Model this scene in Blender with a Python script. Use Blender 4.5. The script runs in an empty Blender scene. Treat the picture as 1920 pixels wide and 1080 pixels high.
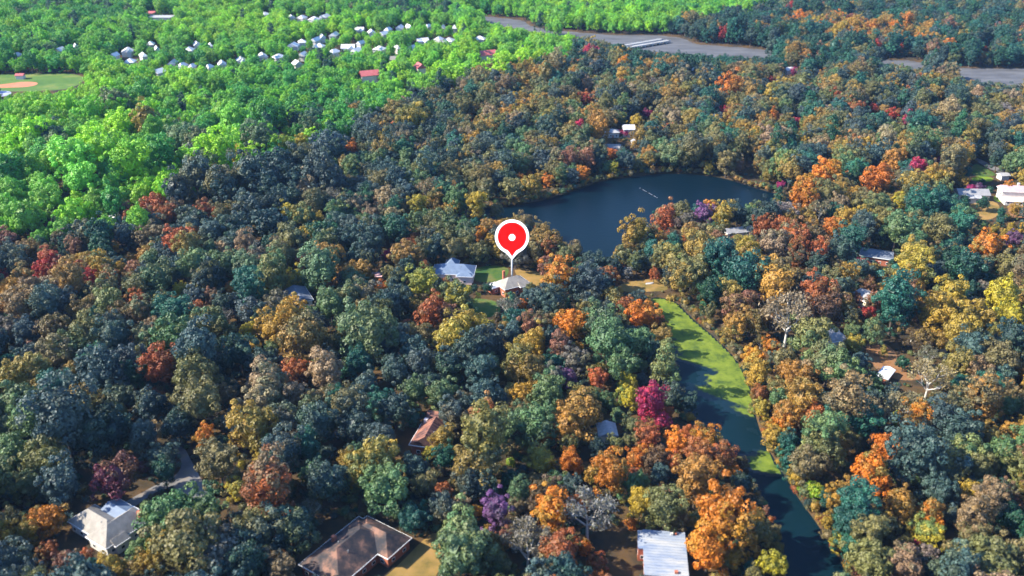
import bpy, bmesh, math, random
import numpy as np
from mathutils import Vector, Matrix

R_ = random.Random(7)
scene = bpy.context.scene
COL = scene.collection
GZ = 1.2                                    # general ground level; water stands at 0

# ------------------------------------------------------------------ camera, sky, sun, exposure
F_, H_, PITCH = 1713.0, 207.0, math.radians(25.85)     # focal length in px of a 1920 frame, height, tilt
cam_d = bpy.data.cameras.new('camera'); cam = bpy.data.objects.new('camera', cam_d); COL.objects.link(cam)
cam.location = (0, 0, H_); cam.rotation_euler = (math.pi / 2 - PITCH, 0, 0)
cam_d.sensor_width = 36; cam_d.lens = 36 * F_ / 1920
cam_d.clip_start = 1; cam_d.clip_end = 30000
cam_d.dof.use_dof = True; cam_d.dof.focus_distance = 480; cam_d.dof.aperture_fstop = 0.030
scene.camera = cam

SUN_AZ, SUN_EL = math.radians(-95), math.radians(37)   # azimuth clockwise from +Y
w = bpy.data.worlds.new('World'); scene.world = w; w.use_nodes = True
nt = w.node_tree
sky = nt.nodes.new('ShaderNodeTexSky'); sky.sky_type = 'NISHITA'; sky.sun_disc = False
sky.sun_elevation = SUN_EL; sky.sun_rotation = SUN_AZ % (2 * math.pi)
sky.air_density = 1.0; sky.dust_density = 0.3; sky.ozone_density = 7.0
nt.links.new(sky.outputs[0], nt.nodes['Background'].inputs[0]); nt.nodes['Background'].inputs[1].default_value = 0.15
sd = bpy.data.lights.new('sun', 'SUN'); sd.energy = 5.0; sd.angle = math.radians(0.5); sd.color = (1.0, 0.90, 0.73)
so = bpy.data.objects.new('sun', sd); COL.objects.link(so)
dirv = Vector((math.sin(SUN_AZ) * math.cos(SUN_EL), math.cos(SUN_AZ) * math.cos(SUN_EL), math.sin(SUN_EL)))
so.rotation_euler = dirv.to_track_quat('Z', 'Y').to_euler(); so.location = dirv * 1500
vs = scene.view_settings; vs.view_transform = 'Standard'; vs.look = 'None'; vs.gamma = 1; vs.use_curve_mapping = False
vs.exposure = 1.65
scene.cycles.use_denoising = True; scene.cycles.volume_bounces = 1
scene.cycles.max_bounces = 5; scene.cycles.diffuse_bounces = 3; scene.cycles.transmission_bounces = 3

# ------------------------------------------------------------------ surveying helpers
S_, C_ = math.sin(PITCH), math.cos(PITCH)
def at(px, py, z=GZ):
    u = (px - 960) / F_; v = (540 - py) / F_
    t = (z - H_) / (-S_ + v * C_)
    return (u * t, (C_ + v * S_) * t)
def pr(x, y, z):
    zz = z - H_; d = y * C_ - zz * S_; up = y * S_ + zz * C_
    return 960 + F_ * x / d, 540 - F_ * up / d, F_ / d
def pts_at(poly, z=GZ): return [at(px, py, z) for px, py in poly]
def inside(poly, X, Y):
    X = np.asarray(X, float); Y = np.asarray(Y, float); c = np.zeros(X.shape, bool)
    n = len(poly)
    for i in range(n):
        x0, y0 = poly[i]; x1, y1 = poly[(i + 1) % n]
        if y0 == y1: continue
        c ^= ((y0 > Y) != (y1 > Y)) & (X < (x1 - x0) * (Y - y0) / (y1 - y0) + x0)
    return c
def dist_edge(poly, X, Y):
    d = np.full(np.shape(X), 1e9); n = len(poly)
    for i in range(n):
        x0, y0 = poly[i]; x1, y1 = poly[(i + 1) % n]
        dx, dy = x1 - x0, y1 - y0; L = dx * dx + dy * dy + 1e-9
        t = np.clip(((X - x0) * dx + (Y - y0) * dy) / L, 0, 1)
        d = np.minimum(d, np.hypot(X - x0 - t * dx, Y - y0 - t * dy))
    return d
def smooth_poly(p, it=2):
    for _ in range(it):
        q = []
        for i in range(len(p)):
            a, b = p[i], p[(i + 1) % len(p)]
            q += [(a[0] * .75 + b[0] * .25, a[1] * .75 + b[1] * .25), (a[0] * .25 + b[0] * .75, a[1] * .25 + b[1] * .75)]
        p = q
    return p
def lin(c):
    return tuple(((v / 255) / 12.92 if v / 255 <= .04045 else ((v / 255 + .055) / 1.055) ** 2.4) for v in c)

def tag(o, label=None, cat=None, group=None, kind=None):
    if label: o['label'] = label
    if cat: o['category'] = cat
    if group: o['group'] = group
    if kind: o['kind'] = kind
    return o
def empty(name, loc=(0, 0, 0), rz=0.0):
    o = bpy.data.objects.new(name, None); COL.objects.link(o); o.location = loc; o.rotation_euler = (0, 0, rz)
    o.empty_display_size = .5
    return o
def mesh_obj(name, verts, faces, mat, parent=None, smooth=False):
    me = bpy.data.meshes.new(name); me.from_pydata([tuple(v) for v in verts], [], faces); me.update()
    if mat: me.materials.append(mat)
    if smooth: me.polygons.foreach_set('use_smooth', [True] * len(me.polygons))
    o = bpy.data.objects.new(name, me); COL.objects.link(o)
    if parent: o.parent = parent
    return o
class MB:
    def __init__(s): s.v, s.f = [], []
    def box(s, x0, y0, z0, x1, y1, z1):
        b = len(s.v)
        s.v += [(x0, y0, z0), (x1, y0, z0), (x1, y1, z0), (x0, y1, z0), (x0, y0, z1), (x1, y0, z1), (x1, y1, z1), (x0, y1, z1)]
        s.f += [tuple(b + i for i in q) for q in ((3, 2, 1, 0), (4, 5, 6, 7), (0, 1, 5, 4), (1, 2, 6, 5), (2, 3, 7, 6), (3, 0, 4, 7))]
        return s
    def tube(s, a, b, ra, rb, n=6):
        a = Vector(a); b = Vector(b); d = (b - a)
        if d.length < 1e-6: return s
        q = d.to_track_quat('Z', 'Y'); k = len(s.v)
        for p, r in ((a, ra), (b, rb)):
            for i in range(n):
                t = 2 * math.pi * i / n
                s.v.append(tuple(p + q @ Vector((r * math.cos(t), r * math.sin(t), 0))))
        for i in range(n):
            s.f.append((k + i, k + (i + 1) % n, k + n + (i + 1) % n, k + n + i))
        s.f.append(tuple(k + n + i for i in range(n)))
        return s
    def poly(s, pts):
        k = len(s.v); s.v += [tuple(p) for p in pts]; s.f.append(tuple(range(k, k + len(pts)))); return s
    def build(s, name, mat, parent=None, smooth=False): return mesh_obj(name, s.v, s.f, mat, parent, smooth)

# ------------------------------------------------------------------ materials
def new_mat(name):
    m = bpy.data.materials.new(name); m.use_nodes = True
    n = m.node_tree.nodes; b = n['Principled BSDF']; b.inputs['Roughness'].default_value = .85
    b.inputs['Specular IOR Level'].default_value = .25
    return m, m.node_tree, b
def noise_mat(name, cols, scale, rough=.85, detail=6, spec=.25, bump=0.0, stretch=(1, 1, 1), lo=.3, hi=.7, metal=0):
    """Colour ramp driven by noise in object space; cols are linear base colours."""
    m, t, b = new_mat(name)
    tc = t.nodes.new('ShaderNodeTexCoord'); mp = t.nodes.new('ShaderNodeMapping'); mp.inputs['Scale'].default_value = stretch
    no = t.nodes.new('ShaderNodeTexNoise'); no.inputs['Scale'].default_value = scale; no.inputs['Detail'].default_value = detail
    no.inputs['Roughness'].default_value = .65
    rp = t.nodes.new('ShaderNodeValToRGB'); e = rp.color_ramp.elements
    for i, c in enumerate(cols):
        p = lo + (hi - lo) * i / max(1, len(cols) - 1)
        if i < 2: e[i].position = p; e[i].color = (*c, 1)
        else:
            k = e.new(p); k.color = (*c, 1)
    t.links.new(tc.outputs['Object'], mp.inputs[0]); t.links.new(mp.outputs[0], no.inputs['Vector'])
    t.links.new(no.outputs[0], rp.inputs[0]); t.links.new(rp.outputs[0], b.inputs['Base Color'])
    b.inputs['Roughness'].default_value = rough; b.inputs['Specular IOR Level'].default_value = spec; b.inputs['Metallic'].default_value = metal
    if bump:
        bp = t.nodes.new('ShaderNodeBump'); bp.inputs['Strength'].default_value = bump; bp.inputs['Distance'].default_value = .3
        t.links.new(no.outputs[0], bp.inputs['Height']); t.links.new(bp.outputs[0], b.inputs['Normal'])
    return m

def foliage_mat():
    m, t, b = new_mat('foliage')
    N, L = t.nodes, t.links
    def attr(n, k):
        a = N.new('ShaderNodeAttribute'); a.attribute_name = n; a.attribute_type = k; return a
    a1, a2 = attr('tint', 'INSTANCER'), attr('tint_two', 'INSTANCER')
    va, lo = attr('leaf_vary', 'GEOMETRY'), attr('lobe_vary', 'GEOMETRY')
    mr = N.new('ShaderNodeMapRange'); mr.inputs[1].default_value = .45; mr.inputs[2].default_value = .8
    mx = N.new('ShaderNodeMix'); mx.data_type = 'RGBA'
    L.new(lo.outputs['Fac'], mr.inputs[0]); L.new(mr.outputs[0], mx.inputs[0])
    L.new(a1.outputs['Color'], mx.inputs[6]); L.new(a2.outputs['Color'], mx.inputs[7])
    br = N.new('ShaderNodeMapRange'); br.inputs[3].default_value = .62; br.inputs[4].default_value = 1.4
    L.new(va.outputs['Fac'], br.inputs[0])
    ml = N.new('ShaderNodeVectorMath'); ml.operation = 'SCALE'
    L.new(mx.outputs[2], ml.inputs[0]); L.new(br.outputs[0], ml.inputs['Scale'])
    L.new(ml.outputs[0], b.inputs['Base Color'])
    b.inputs['Roughness'].default_value = .55; b.inputs['Specular IOR Level'].default_value = .4
    tr = N.new('ShaderNodeBsdfTranslucent'); L.new(ml.outputs[0], tr.inputs[0])
    ms = N.new('ShaderNodeMixShader'); ms.inputs[0].default_value = .22
    L.new(b.outputs[0], ms.inputs[1]); L.new(tr.outputs[0], ms.inputs[2])
    L.new(ms.outputs[0], N['Material Output'].inputs[0])
    return m
M_FOL = foliage_mat()
M_BARK = noise_mat('bark', [(.045, .035, .028), (.10, .08, .065)], 1.5, .9)
M_PALE = noise_mat('pale_bark', [(.30, .28, .25), (.55, .53, .50)], 1.2, .85)

def water_mat(name, col, rough=.12):
    m, t, b = new_mat(name)
    b.inputs['Base Color'].default_value = (*col, 1); b.inputs['Roughness'].default_value = rough; b.inputs['Specular IOR Level'].default_value = .06
    tc = t.nodes.new('ShaderNodeTexCoord'); no = t.nodes.new('ShaderNodeTexNoise'); no.inputs['Scale'].default_value = .35; no.inputs['Detail'].default_value = 5
    bp = t.nodes.new('ShaderNodeBump'); bp.inputs['Strength'].default_value = .35; bp.inputs['Distance'].default_value = .2
    t.links.new(tc.outputs['Object'], no.inputs['Vector']); t.links.new(no.outputs[0], bp.inputs['Height']); t.links.new(bp.outputs[0], b.inputs['Normal'])
    return m
M_WATER = water_mat('lake_water', (.001, .007, .013), .35)
M_POND = water_mat('pond_water', (.002, .012, .018), .35)

def algae_mat():
    m, t, b = new_mat('duckweed'); N, L = t.nodes, t.links
    tc = N.new('ShaderNodeTexCoord'); no = N.new('ShaderNodeTexNoise'); no.inputs['Scale'].default_value = .16; no.inputs['Detail'].default_value = 9; no.inputs['Roughness'].default_value = .7
    mp = N.new('ShaderNodeMapping'); mp.inputs['Scale'].default_value = (1, .8, 1)
    rp = N.new('ShaderNodeValToRGB'); e = rp.color_ramp.elements
    e[0].position = .36; e[0].color = (.03, .06, .012, 1); e[1].position = .50; e[1].color = (.09, .13, .014, 1); q = e.new(.66); q.color = (.14, .18, .02, 1)
    L.new(tc.outputs['Object'], mp.inputs[0]); L.new(mp.outputs[0], no.inputs['Vector']); L.new(no.outputs[0], rp.inputs[0])
    cv = N.new('ShaderNodeAttribute'); cv.attribute_name = 'cover'
    n2 = N.new('ShaderNodeTexNoise'); n2.inputs['Scale'].default_value = .45; n2.inputs['Detail'].default_value = 8; n2.inputs['Roughness'].default_value = .7
    L.new(tc.outputs['Object'], n2.inputs['Vector'])
    ad = N.new('ShaderNodeMath'); ad.operation = 'ADD'; L.new(cv.outputs['Fac'], ad.inputs[0]); L.new(n2.outputs[0], ad.inputs[1])
    mr = N.new('ShaderNodeMapRange'); mr.inputs[1].default_value = .85; mr.inputs[2].default_value = 1.15; L.new(ad.outputs[0], mr.inputs[0])
    mx = N.new('ShaderNodeMix'); mx.data_type = 'RGBA'; mx.inputs[6].default_value = (.002, .012, .018, 1)
    L.new(mr.outputs[0], mx.inputs[0]); L.new(rp.outputs[0], mx.inputs[7]); L.new(mx.outputs[2], b.inputs['Base Color'])
    r2 = N.new('ShaderNodeMapRange'); r2.inputs[3].default_value = .35; r2.inputs[4].default_value = .8; L.new(mr.outputs[0], r2.inputs[0]); L.new(r2.outputs[0], b.inputs['Roughness'])
    b.inputs['Specular IOR Level'].default_value = .2
    return m
M_ALGAE = algae_mat()

M_GROUND = noise_mat('leaf_litter', [(.012, .014, .012), (.035, .028, .018), (.075, .045, .02), (.03, .032, .018)], .06, .95, 10, .1)
def bank_mix(m):
    t = m.node_tree; b = t.nodes['Principled BSDF']; src = b.inputs['Base Color'].links[0].from_socket
    a = t.nodes.new('ShaderNodeAttribute'); a.attribute_name = 'bank'
    tc = t.nodes.new('ShaderNodeTexCoord'); no = t.nodes.new('ShaderNodeTexNoise'); no.inputs['Scale'].default_value = .3; no.inputs['Detail'].default_value = 8
    t.links.new(tc.outputs['Object'], no.inputs['Vector'])
    rp = t.nodes.new('ShaderNodeValToRGB'); e = rp.color_ramp.elements; e[0].position = .35; e[0].color = (.045, .03, .018, 1); e[1].position = .65; e[1].color = (.17, .10, .055, 1)
    ad = t.nodes.new('ShaderNodeMath'); ad.operation = 'MULTIPLY_ADD'; ad.inputs[1].default_value = 1.0; t.links.new(no.outputs[0], ad.inputs[2]); t.links.new(a.outputs['Fac'], ad.inputs[0])
    mr = t.nodes.new('ShaderNodeMapRange'); mr.inputs[1].default_value = .75; mr.inputs[2].default_value = 1.15; t.links.new(ad.outputs[0], mr.inputs[0])
    mx = t.nodes.new('ShaderNodeMix'); mx.data_type = 'RGBA'; t.links.new(no.outputs[0], rp.inputs[0])
    t.links.new(mr.outputs[0], mx.inputs[0]); t.links.new(src, mx.inputs[6]); t.links.new(rp.outputs[0], mx.inputs[7]); t.links.new(mx.outputs[2], b.inputs['Base Color'])
bank_mix(M_GROUND)
M_LAWN = noise_mat('lawn_grass', [(.018, .06, .02), (.05, .09, .02), (.12, .10, .035)], .12, .95, 8, .1)
M_FIELD = noise_mat('outfield_grass', [(.045, .10, .025), (.07, .13, .03), (.16, .17, .05)], .03, .95, 6, .1)
M_LIME = noise_mat('bright_lawn', [(.08, .14, .012), (.14, .19, .02)], .2, .95, 6, .1)
M_DRYLAWN = noise_mat('dry_lawn', [(.08, .07, .02), (.19, .125, .04), (.25, .15, .055)], .1, .95, 8, .1)
M_DIRT = noise_mat('bare_soil', [(.07, .04, .02), (.20, .10, .045), (.13, .085, .05)], .15, .95, 8, .1)
M_ASPHALT = noise_mat('driveway_asphalt', [(.08, .083, .09), (.13, .13, .135), (.19, .15, .11)], .12, .9, 8, .15)
M_MUD = noise_mat('marsh_mud', [(.040, .040, .042), (.072, .074, .082), (.105, .107, .112)], .03, .8, 10, .3, stretch=(1, 3, 1))
M_CLAY = noise_mat('infield_clay', [(.36, .12, .065), (.42, .16, .09)], .1, .95)
M_COURT = noise_mat('court_surface', [(.22, .25, .38), (.28, .31, .44)], .2, .8)
M_WHITE = noise_mat('white_paint', [(.42, .41, .39), (.55, .54, .52)], .6, .6)
M_CREAM = noise_mat('cream_siding', [(.60, .52, .40), (.74, .66, .53)], .5, .7)
M_PINKW = noise_mat('pale_pink_render', [(.58, .46, .42), (.70, .58, .54)], .5, .8)
M_BRICK = noise_mat('red_brick', [(.24, .075, .045), (.38, .13, .075)], 2.5, .85)
M_TRIM = noise_mat('white_trim', [(.66, .67, .68), (.80, .80, .80)], .8, .45, spec=.5)
M_GLASS, _t, _b = new_mat('window_glass'); _b.inputs['Base Color'].default_value = (.02, .03, .04, 1); _b.inputs['Roughness'].default_value = .08; _b.inputs['Specular IOR Level'].default_value = .6
def roof_mat(name, a, b, scale=.5, rough=.8, st=(1, 1, 1), mid=None):
    return noise_mat(name, [a] + ([mid] if mid else []) + [b], scale, rough, 8, .25, bump=.25, stretch=st)
R_BEIGE = roof_mat('beige_shingle', (.16, .15, .135), (.27, .25, .225))
R_BLUE = roof_mat('blue_metal_roof', (.08, .115, .18), (.13, .175, .25), .35, .5)
R_RUST = noise_mat('rusty_brown_shingle', [(.02, .02, .025), (.06, .042, .038), (.19, .10, .07)], .18, .8, 9, .25, bump=.3, lo=.42, hi=.62)
R_ORANGE = noise_mat('terracotta_shingle', [(.045, .026, .028), (.15, .065, .05), (.26, .12, .07)], .35, .8, 9, .25, bump=.3, stretch=(.5, 3, 1), lo=.4, hi=.62)
R_WHITE = roof_mat('weathered_white_membrane', (.10, .15, .26), (.33, .33, .325), .16, .6, st=(.7, 2.0, 1), mid=(.22, .25, .30))
R_GREY = roof_mat('grey_shingle', (.20, .21, .23), (.34, .34, .35))
R_SLATE = roof_mat('dark_slate_roof', (.085, .105, .14), (.16, .18, .22))
R_PALE = roof_mat('pale_grey_roof', (.16, .165, .18), (.25, .25, .26))
R_PINK = roof_mat('dusty_pink_shingle', (.38, .22, .24), (.52, .33, .34))
R_RED = roof_mat('red_clay_roof', (.30, .07, .075), (.42, .12, .12))
R_BWHITE = roof_mat('bright_white_roof', (.42, .43, .46), (.62, .62, .63))
M_STEEL = noise_mat('galvanised_steel', [(.20, .21, .22), (.30, .31, .32)], .5, .45, spec=.5)
M_CONC = noise_mat('pale_concrete', [(.26, .255, .25), (.40, .395, .38)], .08, .8)

def paint(name, col, emit=0.0):
    m, t, b = new_mat(name); b.inputs['Base Color'].default_value = (*col, 1); b.inputs['Roughness'].default_value = 1; b.inputs['Specular IOR Level'].default_value = 0
    if emit:
        b.inputs['Emission Color'].default_value = (*col, 1); b.inputs['Emission Strength'].default_value = emit
    return m
M_PINRED = paint('self_glow_pin_red', (.42, .003, .001), .22)  # added glow keeps the pin face evenly bright; no lamp behind it
M_PINWHITE = paint('self_glow_pin_white', (.80, .80, .80), .3)  # same added glow for the white rim and dot

# ------------------------------------------------------------------ outlines of water and open ground, surveyed from the photograph
LAKE = smooth_poly(pts_at([(838, 408), (870, 398), (930, 392), (1005, 380), (1060, 364), (1105, 348), (1135, 338), (1200, 331), (1245, 325), (1330, 329), (1385, 342), (1420, 355), (1470, 367),
        (1500, 386), (1400, 398), (1290, 396), (1230, 424), (1190, 456), (1172, 484), (1160, 503), (1130, 503), (1090, 483), (1050, 462), (1020, 434), (985, 415), (920, 418)], 0))
POND = smooth_poly(pts_at([(1213, 556), (1230, 590), (1246, 630), (1258, 690), (1272, 740), (1298, 800), (1370, 850), (1395, 890), (1436, 960), (1456, 1020), (1466, 1080), (1476, 1160),
        (1650, 1160), (1592, 1080), (1537, 990), (1492, 930), (1463, 880), (1444, 850), (1428, 820), (1414, 775), (1411, 745), (1398, 700), (1373, 665), (1333, 627), (1293, 594), (1264, 561)], 0))
MARSH = smooth_poly(pts_at([(866, 27), (935, 33), (986, 39), (990, 50), (1060, 59), (1150, 66.5), (1215, 65), (1285, 71), (1300, 84), (1370, 87), (1466, 97), (1478, 104), (1420, 109),
        (1300, 108), (1230, 100), (1160, 84), (1080, 70), (1000, 60), (950, 51), (895, 42)], 0))
MARSH2 = smooth_poly(pts_at([(1590, 111), (1700, 112), (1745, 122), (1790, 130), (2050, 128), (2050, 172), (1880, 163), (1810, 152), (1770, 142), (1720, 131), (1630, 127)], 0))
WATERS = [LAKE, POND, MARSH, MARSH2]

# ------------------------------------------------------------------ ground: one sheet out to the horizon, dipping under the water
def axis(a, b, fine, far):
    c = list(np.arange(a, b + .01, fine)); s = fine
    lo, hi = [], []
    x = a; s = fine
    while x > -far: s *= 1.5; x -= s; lo.append(x)
    x = b; s = fine
    while x < far: s *= 1.5; x += s; hi.append(x)
    return np.array(lo[::-1] + c + hi)
gx = axis(-160, 420, 5.0, 9000); gy = axis(190, 800, 5.0, 9000)
gx = np.unique(np.concatenate([gx, np.arange(-100, 850, 14.), np.arange(34, 132, 2.)])); gy = np.unique(np.concatenate([gy, np.arange(800, 1450, 12.), np.arange(204, 424, 2.)]))
X, Y = np.meshgrid(gx, gy)
Z = np.full(X.shape, GZ)
BK = np.zeros(X.shape)
for P in WATERS:
    ins = inside(P, X, Y); d = dist_edge(P, X, Y); sgn = np.where(ins, -d, d)
    Z = np.minimum(Z, np.clip(-.12 + sgn * (.5 if P is POND else .24), -1.2, GZ))
ny, nx = X.shape
vv = np.stack([X, Y, Z], -1).reshape(-1, 3)
ff = [(j * nx + i, j * nx + i + 1, (j + 1) * nx + i + 1, (j + 1) * nx + i) for j in range(ny - 1) for i in range(nx - 1)]
g = mesh_obj('ground', vv, ff, M_GROUND, smooth=True); tag(g, kind='structure')
ga = g.data.attributes.new('bank', 'FLOAT', 'POINT'); ga.data.foreach_set('value', BK.ravel().astype(np.float32))

def sheet(name, poly, z, mat):
    bm = bmesh.new(); vs_ = [bm.verts.new((x, y, z)) for x, y in poly]
    f = bm.faces.new(vs_)
    if f.normal.z < 0: f.normal_flip()
    bmesh.ops.triangulate(bm, faces=bm.faces[:])
    me = bpy.data.meshes.new(name); bm.to_mesh(me); bm.free(); me.materials.append(mat)
    o = bpy.data.objects.new(name, me); COL.objects.link(o)
    return o
def grow(poly, d):
    n = len(poly); out = []
    A = sum(poly[i][0] * poly[(i + 1) % n][1] - poly[(i + 1) % n][0] * poly[i][1] for i in range(n)); s = 1 if A > 0 else -1
    for i in range(n):
        a, b = poly[i - 1], poly[(i + 1) % n]; dx, dy = b[0] - a[0], b[1] - a[1]; l = math.hypot(dx, dy) + 1e-9
        out.append((poly[i][0] + s * dy / l * d, poly[i][1] - s * dx / l * d))
    return out
tag(sheet('lake_water', grow(LAKE, 2), 0.0, M_WATER), kind='structure')
tag(sheet('pond_water', grow(POND, 2), 0.0, M_POND), kind='structure')
tag(sheet('marsh', grow(MARSH, 3), 0.0, M_MUD), kind='structure')
tag(sheet('marsh', grow(MARSH2, 3), 0.0, M_MUD), kind='structure')

def duckweed():
    """Floating film on a fine grid; its cover is thick along the east bank and frays out with distance from it."""
    st = 1.0; xs = np.arange(min(a for a, b in POND), max(a for a, b in POND), st); ys = np.arange(min(b for a, b in POND), max(b for a, b in POND), st)
    A, B = np.meshgrid(xs, ys); ok = inside(POND, A, B)
    east = pts_at([(1262, 558), (1293, 592), (1333, 625), (1373, 663), (1398, 698), (1411, 743), (1416, 775), (1430, 820), (1446, 850), (1464, 880)], 0)
    d = np.full(A.shape, 1e9)
    for k in range(len(east) - 1):
        (x0, y0), (x1, y1) = east[k], east[k + 1]; dx, dy = x1 - x0, y1 - y0
        t = np.clip(((A - x0) * dx + (B - y0) * dy) / (dx * dx + dy * dy), 0, 1); d = np.minimum(d, np.hypot(A - x0 - t * dx, B - y0 - t * dy))
    wob = 3.2 * np.sin(B * .23 + 1) + 2.2 * np.sin(B * .51 + A * .2) + 1.4 * np.sin(A * .7 + B * .9) + .8 * np.sin(A * 1.3 - B * 1.7)
    yk = [pts_at([(1300, q)], 0)[0][1] for q in (1000, 905, 880, 855, 835, 790, 770, 745, 700, 660, 600, 555)]
    reach = np.interp(B, yk, [-9, -9, 6, 9, -6, -6, 7, 17, 16, 21, 30, 40]) + wob
    cov = np.clip(.5 + (reach - d) / 10, 0, 1)
    idx = -np.ones(A.shape, int); vts = []; cv = []
    for jy, ix in zip(*np.nonzero(ok)):
        idx[jy, ix] = len(vts); vts.append((A[jy, ix], B[jy, ix], .006)); cv.append(cov[jy, ix])
    fs = [(idx[a, b], idx[a, b + 1], idx[a + 1, b + 1], idx[a + 1, b]) for a in range(A.shape[0] - 1) for b in range(A.shape[1] - 1)
          if min(idx[a, b], idx[a, b + 1], idx[a + 1, b + 1], idx[a + 1, b]) >= 0 and max(cv[idx[a, b]], cv[idx[a, b + 1]], cv[idx[a + 1, b + 1]], cv[idx[a + 1, b]]) > .02]
    o = mesh_obj('duckweed', vts, fs, M_ALGAE); at_ = o.data.attributes.new('cover', 'FLOAT', 'POINT'); at_.data.foreach_set('value', np.array(cv, np.float32))
    tag(o, 'yellow green duckweed film along the bank of the narrow pond', kind='stuff')
duckweed()

OPEN = []           # open ground: (screen polygon, name, material, level)
def open_ground(name, px, mat, lvl=1):
    OPEN.append(px)
    tag(sheet(name, smooth_poly(pts_at(px), 2), GZ + .004 * lvl, mat), kind='structure')
open_ground('driveway', [(316, 830), (342, 832), (360, 866), (382, 908), (412, 942), (390, 948), (345, 925), (318, 914), (290, 922), (236, 962), (214, 954), (250, 932), (300, 905), (336, 888), (342, 862)], M_ASPHALT)
open_ground('dry_lawn', [(700, 1100), (745, 1062), (790, 1015), (815, 995), (830, 1010), (822, 1100)], M_DRYLAWN)
open_ground('lawn', [(884, 500), (952, 497), (955, 515), (930, 530), (885, 528)], M_LAWN)
open_ground('dry_lawn', [(962, 500), (1000, 507), (1032, 520), (1034, 534), (985, 538), (970, 520)], M_DRYLAWN)
open_ground('lawn', [(872, 558), (930, 562), (940, 578), (935, 594), (880, 596)], M_LAWN)
open_ground('earth_dam', [(1150, 538), (1190, 525), (1238, 523), (1250, 534), (1254, 545), (1215, 547), (1172, 548)], M_DRYLAWN)
open_ground('bare_yard', [(1616, 640), (1668, 642), (1694, 688), (1740, 692), (1745, 708), (1690, 716), (1640, 696)], M_DIRT)
open_ground('green_lawn', [(1822, 331), (1862, 331), (1862, 341), (1822, 340)], M_LIME)
open_ground('green_lawn', [(1862, 366), (1900, 364), (1898, 379), (1864, 379)], M_LIME, 2)
open_ground('dry_lawn', [(1818, 376), (1872, 376), (1876, 402), (1852, 414), (1818, 408)], M_DRYLAWN)
open_ground('driveway', [(1822, 296), (1834, 296), (1868, 314), (1900, 322), (1898, 330), (1862, 320), (1840, 308)], M_ASPHALT)
open_ground('lawn', [(1830, 306), (1846, 314), (1868, 326), (1862, 331), (1822, 331), (1822, 312)], M_LAWN)
open_ground('bare_yard', [(1888, 378), (1935, 372), (1935, 410), (1892, 408)], M_DIRT)
open_ground('ball_field', [(-60, 141), (60, 138), (120, 137), (156, 142), (158, 152), (140, 163), (110, 170), (-60, 173)], M_FIELD)
open_ground('clay_infield', [(-40, 161), (0, 159), (35, 154), (62, 153), (73, 156), (64, 161), (40, 164), (-40, 165)], M_CLAY, 2)
open_ground('sports_court', [(-40, 170), (14, 170), (24, 174), (10, 181), (-40, 184)], M_COURT, 3)
open_ground('lake_path', [(1478, 360), (1492, 356), (1520, 366), (1505, 372)], M_DIRT)
open_ground('dirt_clearing', [(1395, 296), (1412, 290), (1410, 310), (1398, 316)], M_DIRT)
open_ground('dirt_clearing', [(228, 478), (255, 472), (262, 490), (235, 492)], M_DRYLAWN)

# ------------------------------------------------------------------ buildings
HOUSES = []            # (x, y, radius) footprints kept free of trees
LAND = []              # landmarks used in descriptions: (phrase, x, y)
def walls_mesh(b, z0):
    x0, x1, y0, y1, h = b['cx'] - b['w'] / 2, b['cx'] + b['w'] / 2, b['cy'] - b['l'] / 2, b['cy'] + b['l'] / 2, b['h']
    m = MB().box(x0, y0, z0, x1, y1, h)
    if b['roof'] == 'gable':
        r = b['rise'] * .96
        if b['w'] >= b['l']:
            for x in (x0, x1): m.poly([(x, y0, h), (x, y1, h), (x, (y0 + y1) / 2, h + r)])
        else:
            for y in (y0, y1): m.poly([(x0, y, h), (x1, y, h), ((x0 + x1) / 2, y, h + r)])
    return m
def roof_mesh(b):
    o = b.get('over', .6); t = .28; lift = b.get('lift', 0)
    x0, x1, y0, y1 = b['cx'] - b['w'] / 2 - o, b['cx'] + b['w'] / 2 + o, b['cy'] - b['l'] / 2 - o, b['cy'] + b['l'] / 2 + o
    h = b['h'] + .02 + lift; r = b['rise']; m = MB()
    if b['roof'] == 'flat':
        return m.box(x0, y0, h, x1, y1, h + .35), (x0, x1, y0, y1, h)
    xl = (x1 - x0) >= (y1 - y0)
    ins = 0 if b['roof'] == 'gable' else min(x1 - x0, y1 - y0) / 2 * .96
    if xl: ra, rb = (x0 + ins, (y0 + y1) / 2, h + r + t), (x1 - ins, (y0 + y1) / 2, h + r + t)
    else: ra, rb = ((x0 + x1) / 2, y0 + ins, h + r + t), ((x0 + x1) / 2, y1 - ins, h + r + t)
    A, B, C, D = (x0, y0, h + t), (x1, y0, h + t), (x1, y1, h + t), (x0, y1, h + t)
    a, bb, c, d = (x0, y0, h), (x1, y0, h), (x1, y1, h), (x0, y1, h)
    if xl:
        m.poly([A, B, rb, ra]); m.poly([C, D, ra, rb]); m.poly([B, C, rb]); m.poly([D, A, ra])
    else:
        m.poly([B, C, rb, ra]); m.poly([D, A, ra, rb]); m.poly([A, B, ra]); m.poly([C, D, rb])
    m.poly([a, bb, B, A]); m.poly([bb, c, C, B]); m.poly([c, d, D, C]); m.poly([d, a, A, D]); m.poly([d, c, bb, a])
    return m, (x0, x1, y0, y1, h)
def gutters(box, parent, mat):
    x0, x1, y0, y1, h = box; m = MB(); k = .14; e = .012
    m.box(x0 - k, y0 - k, h - .06, x1 + k, y0 - e, h + .24); m.box(x0 - k, y1 + e, h - .06, x1 + k, y1 + k, h + .24)
    m.box(x0 - k, y0 - e + .001, h - .06, x0 - e, y1 + e - .001, h + .24); m.box(x1 + e, y0 - e + .001, h - .06, x1 + k, y1 + e - .001, h + .24)
    m.build('gutter', mat, parent)
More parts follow.
